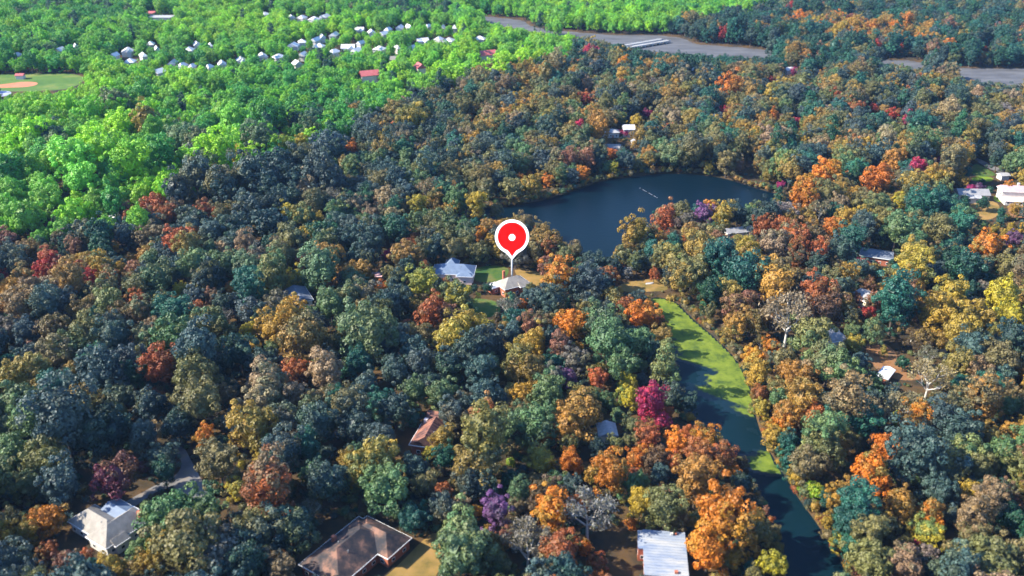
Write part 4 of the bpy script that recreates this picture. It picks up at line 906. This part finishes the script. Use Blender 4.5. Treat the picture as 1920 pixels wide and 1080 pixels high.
NAMES = {'bare': 'bare_tree', 'cone': 'conifer_tree', 'shrub': 'shrub'}
for i in single:
    t = TREES[i]; k = BY_KIND[t['kind']]; kind, cm, tm, jm = PROTO[k[rt.randrange(len(k))]]
    nm = NAMES.get(t['kind']) or ('summer_tree' if t['code'] in ('sg', 'yg', 'lg', 'bg') else 'evergreen_tree' if t['code'] in ('te', 'dg') else 'autumn_tree')
    root = empty(nm, (t['x'], t['y'], GZ - .1), rt.uniform(0, 6.28)); root.scale = (t['R'], t['R'], t['R'] * t['zs'])
    tag(root, t['label'], {'bare': 'bare tree', 'shrub': 'shrub'}.get(t['kind'], 'tree'), 'bushes among the trees' if t['kind'] == 'shrub' else 'trees of the wooded valley')
    c = bpy.data.objects.new('crown', cm); COL.objects.link(c); c.parent = root
    a, b = tint_of(t['code'], rt); c['tint'] = a; c['tint_two'] = b
    tr = bpy.data.objects.new('trunk', tm); COL.objects.link(tr); tr.parent = root

# everything past that limit: one wood, instanced from the same meshes
def scatter(name, label, items):
    me = bpy.data.meshes.new(name); n = len(items)
    me.from_pydata([(t['x'], t['y'], GZ - .1) for t in items], [], [])
    def put(an, ty, key, vals):
        a = me.attributes.new(an, ty, 'POINT'); a.data.foreach_set(key, np.asarray(vals, np.float32 if ty != 'INT' else np.int32).ravel())
    tt = [tint_of(t['code'], rt) for t in items]
    put('tint', 'FLOAT_VECTOR', 'vector', [a for a, b in tt]); put('tint_two', 'FLOAT_VECTOR', 'vector', [b for a, b in tt])
    put('turn', 'FLOAT_VECTOR', 'vector', [(0, 0, rt.uniform(0, 6.28)) for _ in items])
    put('size', 'FLOAT_VECTOR', 'vector', [(t['R'], t['R'], t['R'] * t['zs']) for t in items])
    put('which', 'INT', 'value', [rt.choice(BY_KIND[t['kind']]) for t in items])
    ob = bpy.data.objects.new(name, me); COL.objects.link(ob); tag(ob, label, None, None, 'stuff')
    ng = bpy.data.node_groups.new(name, 'GeometryNodeTree'); ng.interface.new_socket('Geometry', in_out='INPUT', socket_type='NodeSocketGeometry'); ng.interface.new_socket('Geometry', in_out='OUTPUT', socket_type='NodeSocketGeometry')
    N, L = ng.nodes, ng.links; gi = N.new('NodeGroupInput'); go = N.new('NodeGroupOutput'); jn = N.new('GeometryNodeJoinGeometry'); L.new(jn.outputs[0], go.inputs[0])
    def named(an, ty):
        q = N.new('GeometryNodeInputNamedAttribute'); q.data_type = ty; q.inputs[0].default_value = an; return q.outputs[0]
    used = set(BY_KIND_USED(items))
    wh, tu, sz = named('which', 'INT'), named('turn', 'FLOAT_VECTOR'), named('size', 'FLOAT_VECTOR')
    for k in used:
        po = bpy.data.objects.get(f'wood_source_{k}') or bpy.data.objects.new(f'wood_source_{k}', PROTO[k][3])
        oi = N.new('GeometryNodeObjectInfo'); oi.inputs['Object'].default_value = po; oi.transform_space = 'ORIGINAL'
        cp = N.new('FunctionNodeCompare'); cp.data_type = 'INT'; cp.operation = 'EQUAL'; cp.inputs[3].default_value = k; L.new(wh, cp.inputs[2])
        ip = N.new('GeometryNodeInstanceOnPoints'); L.new(gi.outputs[0], ip.inputs['Points']); L.new(cp.outputs[0], ip.inputs['Selection']); L.new(oi.outputs['Geometry'], ip.inputs['Instance'])
        L.new(tu, ip.inputs['Rotation']); L.new(sz, ip.inputs['Scale']); L.new(ip.outputs[0], jn.inputs[0])
    md = ob.modifiers.new('scatter', 'NODES'); md.node_group = ng
def BY_KIND_USED(items):
    s = set()
    for t in items: s.update(BY_KIND[t['kind']])
    return s
scatter('woodland', 'the rest of the autumn and summer wood out to the far edge', [t for i, t in enumerate(TREES) if i not in single_set])

# undergrowth in the gaps
und = []
for i in range(9000):
    y = 190 + 560 * rt.random() ** 1.2; half = (y * C_ + H_ * S_) * 960 / F_ * 1.08
    und.append((rt.uniform(-half, half), y))
UX = np.array([a for a, b in und]); UY = np.array([b for a, b in und]); ub = np.zeros(UX.shape, bool)
for P in WATERS: ub |= inside(P, UX, UY) | (dist_edge(P, UX, UY) < 1.0)
for p in OPEN: ub |= inside(pts_at(p), UX, UY)
for hx, hy, hr in HOUSES: ub |= np.hypot(UX - hx, UY - hy) < hr + .5
items = []
for i in np.nonzero(~ub)[0]:
    R = rt.uniform(.9, 2.4); px, py, s = pr(UX[i], UY[i], R)
    if keep_hits(px, py, R * s, R * s) > .05: R *= .5
    code = rt.choice(('dk', 'sl', 'ol', 'dg', 'br', 'dk', 'gr', 'oa')) if py > np.interp(px, gex, gey) else rt.choice(('bg', 'gr', 'sg'))
    items.append(dict(x=float(UX[i]), y=float(UY[i]), R=R, kind='shrub', code=code, zs=rt.uniform(.7, 1.1)))
for P, n, lo_, hi_ in ((POND, 420, -.6, 4.5), (LAKE, 500, -.5, 5)):       # bushes leaning over the banks
    m_ = len(P)
    for _ in range(n):
        k = rt.randrange(m_); f = rt.random(); a, b = P[k], P[(k + 1) % m_]
        if math.hypot(b[0] - a[0], b[1] - a[1]) < rt.uniform(0, 12): k = rt.randrange(m_); a, b = P[k], P[(k + 1) % m_]
        q = grow([a, b, (b[0], b[1])], 0); x, y = a[0] + (b[0] - a[0]) * f, a[1] + (b[1] - a[1]) * f
        nx_, ny_ = b[1] - a[1], -(b[0] - a[0]); l = math.hypot(nx_, ny_) + 1e-9; o_ = rt.uniform(lo_, hi_)
        if inside(P, [x + nx_ / l * 2], [y + ny_ / l * 2])[0]: nx_, ny_ = -nx_, -ny_
        x += nx_ / l * o_; y += ny_ / l * o_
        px, py, s = pr(x, y, 1)
        if 1150 < px < 1270 and 520 < py < 556: continue
        items.append(dict(x=x, y=y, R=rt.uniform(.8, 2.6), kind='shrub', code=rt.choice(('ol', 'oa', 'br', 'am', 'gr', 'dk', 'tn', 'gy', 'ru')), zs=rt.uniform(.8, 1.3)))
scatter('undergrowth', 'low bushes and brush on the floor of the wood', items)
print('trees', len(TREES), 'single', len(single), 'smallest', vis[single[-1]])
